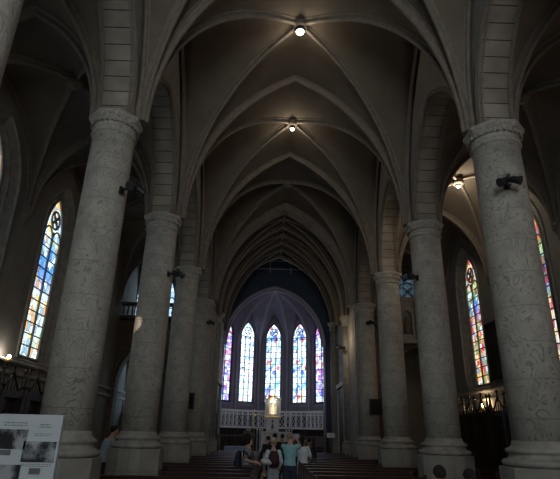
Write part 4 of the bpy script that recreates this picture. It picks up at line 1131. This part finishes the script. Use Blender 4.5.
b = MB(); b.box(-.07, .105, .455, .467, 1.50, 1.60); b.build('phone_case', M['black'], o)
b = MB(); b.box(-.062, .097, .4525, .455, 1.507, 1.593); b.build('phone_screen', plain('phone_display', (.05, .06, .08), .2, emit=(.5, .6, .8), es=.08), o)
P4 = (.47, 14.60, 0)
person(P4, -.5, 'dark-haired woman in white blouse and long white trousers right of the man in teal', 1.54, top=(.80, .86, .95), bot=(.60, .62, .68), hairstyle='long', sleeve='short', fem=True,
       arms=[((-.22, .12, 1.12), (-.1, .3, 1.2)), ((.24, .1, 1.12), (.12, .28, 1.18))], skin=SKIN)
o = tag(empty('handbag', (P4[0] + .36, P4[1] + .03, .60), .2), 'black handbag hanging at the white-clad woman\'s side', 'bag')
b = MB(); loft(b, [(0, 0, 0, .11, .05), (0, 0, .06, .13, .06), (0, 0, .2, .11, .045)], 14); b.build('bag_body', M['black'], o)
b = MB(); b.tube([(-.09, 0, .18), (-.12, 0, .5), (-.18, 0, .76), (-.06, .02, .5), (.09, 0, .18)], .01, 6); b.build('strap', M['black'], o)
person((-.47, 18.6, 0), .3, 'person in black clothes farther up the aisle, left one of the dark group', 1.50, top=(.02, .02, .022), bot=(.02, .02, .025), sleeve='long')
person((-.25, 17.6, 0), -.1, 'person in black clothes farther up the aisle, directly behind the tan hat', 1.60, top=(.018, .018, .02), bot=(.02, .02, .025), sleeve='long', hairstyle='long', fem=True)
person((.04, 19.1, 0), .0, 'person in black clothes farther up the aisle, between tan hat and teal shirt', 1.58, top=(.03, .025, .03), bot=(.02, .02, .025), sleeve='long')
person((.88, 17.46, 0), -.2, 'person in dark clothes standing among the right pews beside the white-clad woman', 1.46, top=(.015, .018, .025), bot=(.02, .02, .025), sleeve='long')
person((-4.22, 12.12, 0), -.9, 'person in pale grey shirt leaning forward between the first two left columns', 1.72, top=(.36, .42, .46), bot=(.03, .03, .035), sleeve='short', lean=.32, arms=[((-.2, .22, 1.2), (-.1, .42, 1.12)), ((.22, .2, 1.18), (.12, .42, 1.08))])
person((-3.99, 16.7, 0), .3, 'dark-haired person mostly hidden behind the light-patched left column', 1.52, top=(.05, .05, .06), bot=(.03, .03, .035))
person((1.63, 6.61, 0), 0, 'seated person with dark hair at the bottom right, the left one of two', 1.74, top=(.14, .03, .03), bot=(.03, .03, .04), seated=True)
person((2.0, 6.61, 0), 0, 'seated person with dark hair at the bottom right, the right one of two', 1.70, top=(.10, .04, .035), bot=(.03, .03, .04), seated=True, hairstyle='long', fem=True)


# ------------------------------------------------------------------ camera
f = 490.953; pitch, yaw, roll = [math.radians(a) for a in (21.525, .8285, 1.3085)]
Fw = Vector((math.sin(yaw) * math.cos(pitch), math.cos(yaw) * math.cos(pitch), math.sin(pitch)))
R1 = Vector((math.cos(yaw), -math.sin(yaw), 0)); U1 = R1.cross(Fw)
R2 = R1 * math.cos(roll) + U1 * math.sin(roll); U2 = -R1 * math.sin(roll) + U1 * math.cos(roll)
cd = bpy.data.cameras.new('camera'); cd.sensor_fit = 'HORIZONTAL'; cd.sensor_width = 36; cd.lens = f * 36 / 560; cd.clip_end = 300; cd.clip_start = .05
cam = bpy.data.objects.new('camera', cd); COL.objects.link(cam)
mw = Matrix((R2, U2, -Fw)).transposed().to_4x4(); mw.translation = (-.490, 0, 1.60)
cam.matrix_world = mw
SC.camera = cam
SC.view_settings.view_transform = 'Standard'; SC.view_settings.look = 'None'; SC.view_settings.gamma = 1; SC.view_settings.use_curve_mapping = False
SC.view_settings.exposure = 0
